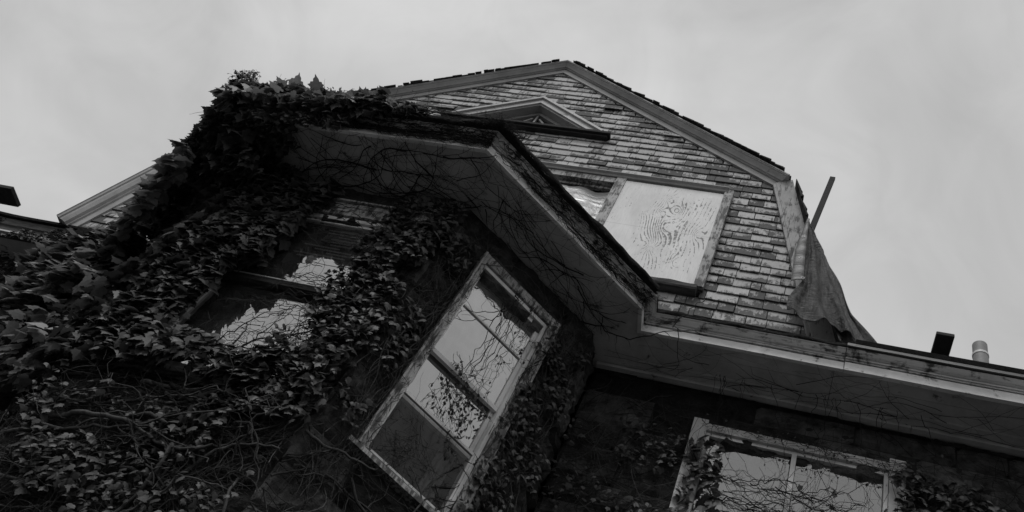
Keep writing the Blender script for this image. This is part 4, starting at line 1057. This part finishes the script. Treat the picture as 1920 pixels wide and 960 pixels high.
# tangle along the crown of the canted eave
q0, q1 = plan_off(bay_soff, .07), plan_off(bay_soff, .15)
for seg, cnt in ((2, 240), (3, 110)):
    for k in range(cnt):
        s_ = r_.random(); e_ = min(1, s_+r_.uniform(.1, .3)); za = r_.uniform(5.52, 5.66)
        dd = .012+.9*max(0, za-5.58)
        A_ = plan_off(bay_soff, dd+.01)
        a_ = A_[seg].lerp(A_[seg+1], s_); b_ = A_[seg].lerp(A_[seg+1], e_)
        twig(st, [(a_.x, a_.y, za), ((a_.x+b_.x)/2, (a_.y+b_.y)/2, za+r_.uniform(-.04, .03)), (b_.x, b_.y, za+r_.uniform(-.06, .03))], r_.uniform(.0015, .0045), r_, .01, 10, 3, .08)
for k in range(140):   # moss-like twiggy fringe at the front corner of the roof edge
    s_ = r_.gauss(.02, .06); A_ = plan_off(bay_soff, .14); a_ = A_[3].lerp(A_[4], max(-.0, s_)) if s_ > 0 else A_[3].lerp(A_[2], -s_)
    twig(st, [(a_.x, a_.y, 5.68), (a_.x+r_.gauss(0, .04), a_.y+r_.gauss(0, .03), 5.69+r_.uniform(-.04, .04)), (a_.x+r_.gauss(0, .08), a_.y+r_.gauss(0, .05), 5.68+r_.uniform(-.07, .05))], .0015, r_, .01, 8, 2, .06)
for k in range(9):
    s_ = r_.uniform(.2, 1); a_ = plan_off(bay_soff, .0); a_ = a_[3].lerp(a_[4], s_)
    twig(st, [(a_.x, a_.y, 5.52), (a_.x-.03, a_.y, 5.42), (a_.x+r_.gauss(0, .05), a_.y+.02, 5.42-r_.uniform(.05, .25))], .002, r_, .012, 10, 2, .06)
twig(st, [(-1.62, 4.5, 5.42), (-1.45, 4.5, 5.40), (-1.22, 4.57, 5.41), (-.95, 4.46, 5.44), (-.70, 4.44, 5.50)], .006, r_, .008, 20, 6, .14)
twig(st, [(-.86, 4.42, 5.46), (-.83, 4.50, 5.36), (-.80, 4.58, 5.22), (-.86, 4.62, 5.18)], .004, r_, .006, 10, 2, .08)
twig(st, [(-.90, 4.42, 5.46), (-.80, 4.34, 5.62), (-.70, 4.30, 5.74)], .005, r_, .006, 10, 3, .08)
vine('ivy', 'leafless ivy stems branching over the bay soffit and cornice', None, st, 'bark_dark', 'leaf', (-2.5, 3.6, 5.4))

# 8 growth on the wall between the bay and the right window
r_ = random.Random(29); fol, st = MB(), MB()
for k in range(150): grow(st, pCx, r_.uniform(1.0, 1.4), r_.uniform(2.9, 5.1), 1.57+r_.gauss(0, .5), r_.uniform(.4, 1.3), r_.uniform(.0015, .005), r_, .28, .18, lift=.03, maxd=2)
leaf_patch(fol, [(-1.80, 4.37, 5.1), (-1.5, 4.67, 5.2), (-1.5, 4.67, 3.3), (-1.80, 4.37, 3.3)], NC, 700, (.025, .055), (.01, .12), r_, None, clump=3.5, thr=-.15)
for k in range(170): grow(st, pRx, r_.uniform(0, 1.0), r_.uniform(3.5, 5.2), r_.uniform(0, 6.28), r_.uniform(.3, 1.0), r_.uniform(.0015, .004), r_, .3, .18, lift=.02, maxd=2)
leaf_patch(fol, [(-1.5, 5.0, 5.0), (-.65, 5.0, 4.95), (-.7, 5.0, 3.6), (-1.5, 5.0, 3.6)], NW, 330, (.025, .055), (.01, .07), r_, None, clump=3.5, thr=.05)
vine('ivy', 'sparse ivy on the dark stone between bay and right window', fol, st, 'bark', 'leaf_small', (-1.2, 4.9, 4))

# 9 growth around and across the right window
r_ = random.Random(30); fol, st = MB(), MB()
leaf_patch(fol, [(-.62, 4.98, 4.95), (-.38, 4.98, 4.95), (-.30, 4.98, 3.9), (-.62, 4.98, 3.9)], NW, 150, (.04, .085), (.0, .05), r_, None, thr=-.3)
leaf_patch(fol, [(.80, 4.99, 5.05), (1.9, 4.99, 4.95), (1.9, 4.99, 4.0), (.80, 4.99, 4.2)], NW, 700, (.035, .075), (.01, .10), r_, None, clump=3.0, thr=-.1)
for k in range(60): grow(st, pRx, r_.uniform(2.36, 3.6), r_.uniform(4.0, 5.3), r_.uniform(0, 6.28), r_.uniform(.3, 1.0), r_.uniform(.0015, .004), r_, .3, .18, lift=.02, maxd=2)
for k in range(20):
    x0 = r_.uniform(-.6, .95); L_ = r_.uniform(.5, 1.1)
    twig(st, [(x0, 4.80, 5.46), (x0+r_.gauss(0, .05), 4.90, 5.2), (x0+r_.gauss(0, .12), 4.94, 5.2-L_*.6), (x0+r_.gauss(0, .2), 4.95, 5.2-L_)], r_.uniform(.0015, .003), r_, .01, 18, 3, .12)
for k in range(30):
    x0 = r_.uniform(-.6, .1); z0_ = r_.uniform(4.1, 4.6)
    twig(st, [(x0, 4.94, z0_), (x0+.25, 4.93, z0_+r_.gauss(.03, .08)), (x0+.6, 4.95, z0_+r_.gauss(0, .15))], r_.uniform(.002, .005), r_, .014, 16, 7, .15)
for k in range(6):
    x0 = r_.uniform(.1, .5); z0_ = r_.uniform(4.1, 4.6)
    twig(st, [(x0, 4.94, z0_), (x0+.25, 4.93, z0_+r_.gauss(.03, .05)), (x0+.5, 4.95, z0_+r_.gauss(0.05, .1))], r_.uniform(.002, .004), r_, .014, 14, 5, .12, fol, (.03, .06), .3)
for k in range(150): grow(st, pRx, r_.uniform(0, 3.9), r_.uniform(4.0, 5.42), r_.choice((0, 3.14, 1.57))+r_.gauss(0, .5), r_.uniform(.4, 1.4), r_.uniform(.001, .003), r_, .3, .16, lift=.02, maxd=2)
for k in range(40): grow(st, pSR, r_.uniform(0, 2.6), r_.uniform(.2, .45), r_.choice((0, 3.14))+r_.gauss(0, .35), r_.uniform(.4, 1.2), r_.uniform(.001, .003), r_, .22, .14, lift=.005, maxd=2)
for k in range(46):
    x0 = r_.uniform(-.65, .9); z0_ = 5.07+r_.gauss(0, .03)
    twig(st, [(x0, 4.97, z0_), (x0+.12, 4.96, z0_+r_.gauss(0, .03)), (x0+r_.uniform(.15, .4), 4.965, z0_+r_.gauss(0, .05))], r_.uniform(.001, .003), r_, .012, 10, 4, .08, fol, (.015, .03), .1)
vine('ivy', 'twiggy ivy draped across the wide right window', fol, st, 'bark_dark', 'leaf_small', (.3, 5.0, 4))
